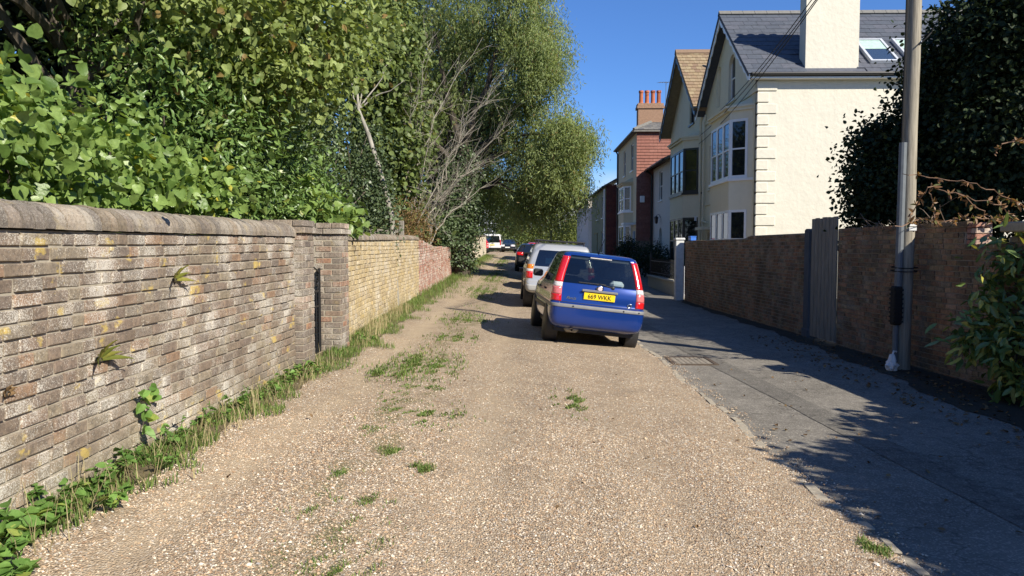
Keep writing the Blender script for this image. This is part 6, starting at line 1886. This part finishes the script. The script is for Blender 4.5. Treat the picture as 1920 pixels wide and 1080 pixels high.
for (u, v, rx, ry) in tufts:
    p = at_ground(u, v); n = min(int(1500 * (rx * max(ry, .12)) / .05) + 300, 5000)
    bx_ = p.x + rng.normal(size=n) * rx * .62; by_ = p.y + rng.normal(size=n) * ry * 1.4
    kp = (np.sin(bx_ * 23 + u) + np.sin(by_ * 14 + v) + np.sin(bx_ * 41 - by_ * 17) + rng.normal(size=n) * .5) > .75
    bx_, by_ = bx_[kp], by_[kp]; n = len(bx_)
    ps_.append(blades(bx_, by_, rng.uniform(.008, .034 if v > 700 else .06, n), w=.003 if v > 800 else .006, lean=1.4))
# faint sward along the whole crown
n = 9000; y = rng.uniform(8, 60, n); x = -1.15 - .006 * y + rng.normal(size=n) * .24
kp = (np.sin(y * .9) + np.sin(y * 2.3 + x * 3) + rng.normal(size=n) * .6) > .5
ps_.append(blades(x[kp], y[kp], rng.uniform(.02, .07, kp.sum()), lean=1.3, w=.007))
V, Fc, r = join_np(ps_)
tag(obj('grass', tri_data('grass', V, Fc, L_grass, r)), 'short grass along the wall verge and in tufts down the lane crown', 'grass', kind='stuff')
n = 600; y = rng.uniform(10.2, 17, n); V, Fc, r = blades(vw(y) + .05 + .35 * rng.random(n), y, rng.uniform(.2, .55, n) * (.4 + .6 * (np.sin(y * 2.2) > -.2)), lean=.7, w=.003)
V2, F2, r2 = blades(vw(yv := rng.uniform(3, 9, 500)) + .05 + .35 * rng.random(500), yv, rng.uniform(.08, .28, 500), lean=1.5, w=.0025)
V, Fc, r = join_np([(V, Fc, r), (V2, F2, r2)])
tag(obj('dry_grass', tri_data('dry_grass', V, Fc, L_straw, r)), 'pale dry grass stalks standing at the foot of the left walls', 'dry grass', kind='stuff')
# leafy weeds along the near wall foot, one by one
def weed(x, y, n, L, label, kind='oval', k=0):
    z = gz(x, y)
    t_ = thing('leafy_weed', (x, y, z), label, 'weed', 'leafy weeds along the near wall foot')
    P = []; D = []; N = []; S = []
    stems = MB()
    for s_ in range(max(3, n // 9)):
        a = random.uniform(0, 2 * PI); hh = random.uniform(.06, .19)
        tip = Vector((x + math.cos(a) * .12, y + math.sin(a) * .16, z + hh))
        stems.tube([(x + math.cos(a) * .03, y + math.sin(a) * .04, z - .02), tip], .003, 4)
        for q in range(9):
            tt = random.uniform(.25, 1.0); b_ = random.uniform(0, 2 * PI)
            P.append(Vector((x, y, z)).lerp(tip, tt)); D.append((math.cos(b_), math.sin(b_), random.uniform(-.2, .5))); N.append((random.gauss(0, .3), random.gauss(0, .3), 1)); S.append(random.uniform(L * .5, L))
    stems.build('stems', L_weed, t_)
    P = np.array([tuple(p) for p in P]); D = np.array(D); N = np.array(N); S = np.array(S)
    V, Fc, r = leaves(kind, P, D, N, S)
    o = obj('leaves', tri_data('leaves', V, Fc, L_weed, r, True), t_)
spots = [(2.95, .10, 70, .09), (3.25, .12, 80, .09), (3.5, .2, 70, .10), (3.75, .1, 60, .09), (4.05, .12, 60, .08), (4.4, .08, 50, .07), (4.75, .12, 45, .06), (5.2, .08, 45, .06), (5.75, .1, 40, .06), (6.3, .1, 45, .06), (7.0, .12, 40, .06), (7.55, .14, 70, .07), (7.9, .16, 80, .08), (8.15, .22, 60, .07)]
spots += [(2.6, .3, 60, .09), (3.05, .36, 50, .08), (3.9, .3, 45, .06), (4.6, .27, 40, .05), (6.7, .1, 40, .05), (11.0, .2, 60, .07)]
for q, (y, dx, n, L) in enumerate(spots):
    ordn = ['nearest', 'second', 'third', 'fourth', 'fifth', 'sixth', 'seventh', 'eighth', 'ninth', 'tenth', 'eleventh', 'twelfth', 'thirteenth', 'fourteenth', 'outermost nearest', 'outer second', 'outer third', 'outer fourth', 'low', 'last'][q]
    weed(-2.58 + dx, y, n, L, '%s clump of leafy green weeds along the foot of the near brown wall' % ordn)
# --- fallen leaves on the shaded road and litter
def fallen(n, xr, yr, s):
    x = rng.uniform(*xr, n); y = rng.uniform(*yr, n); z = gzn(x, y) + .004
    return leaves('oval', np.stack([x, y, z], -1), np.stack([rng.normal(size=n), rng.normal(size=n), rng.normal(size=n) * .12], -1), np.tile([0, 0, 1.0], (n, 1)) + rng.normal(size=(n, 3)) * .25, rng.uniform(s[0], s[1], n))
V, Fc, r = join_np([fallen(900, (4.3, 5.75), (4, 15), (.02, .065)), fallen(120, (2.3, 5), (3.5, 12), (.02, .05)), fallen(40, (-2.2, 2), (3, 12), (.02, .045))])
tag(obj('fallen_leaves', tri_data('fallen_leaves', V, Fc, L_brown, r)), 'brown fallen leaves scattered over the shaded road and its gutter', 'fallen leaves', kind='stuff')
# fence post behind the buff wall
fp = at_y(753, 430, 19.6)
po = thing('fence_post', (fp.x, 19.6, .2), 'grey wooden fence post standing just behind the buff wall', 'post')
MB().cham(fp.x - .06, fp.x + .06, 19.54, 19.66, .1, at_y(753, 414, 19.6).z, .012).build('shaft', M_plank, po)
MB().box(fp.x - 1.5, fp.x - .065, 19.57, 19.62, 1.95, 2.05).build('rail', M_plank, po)
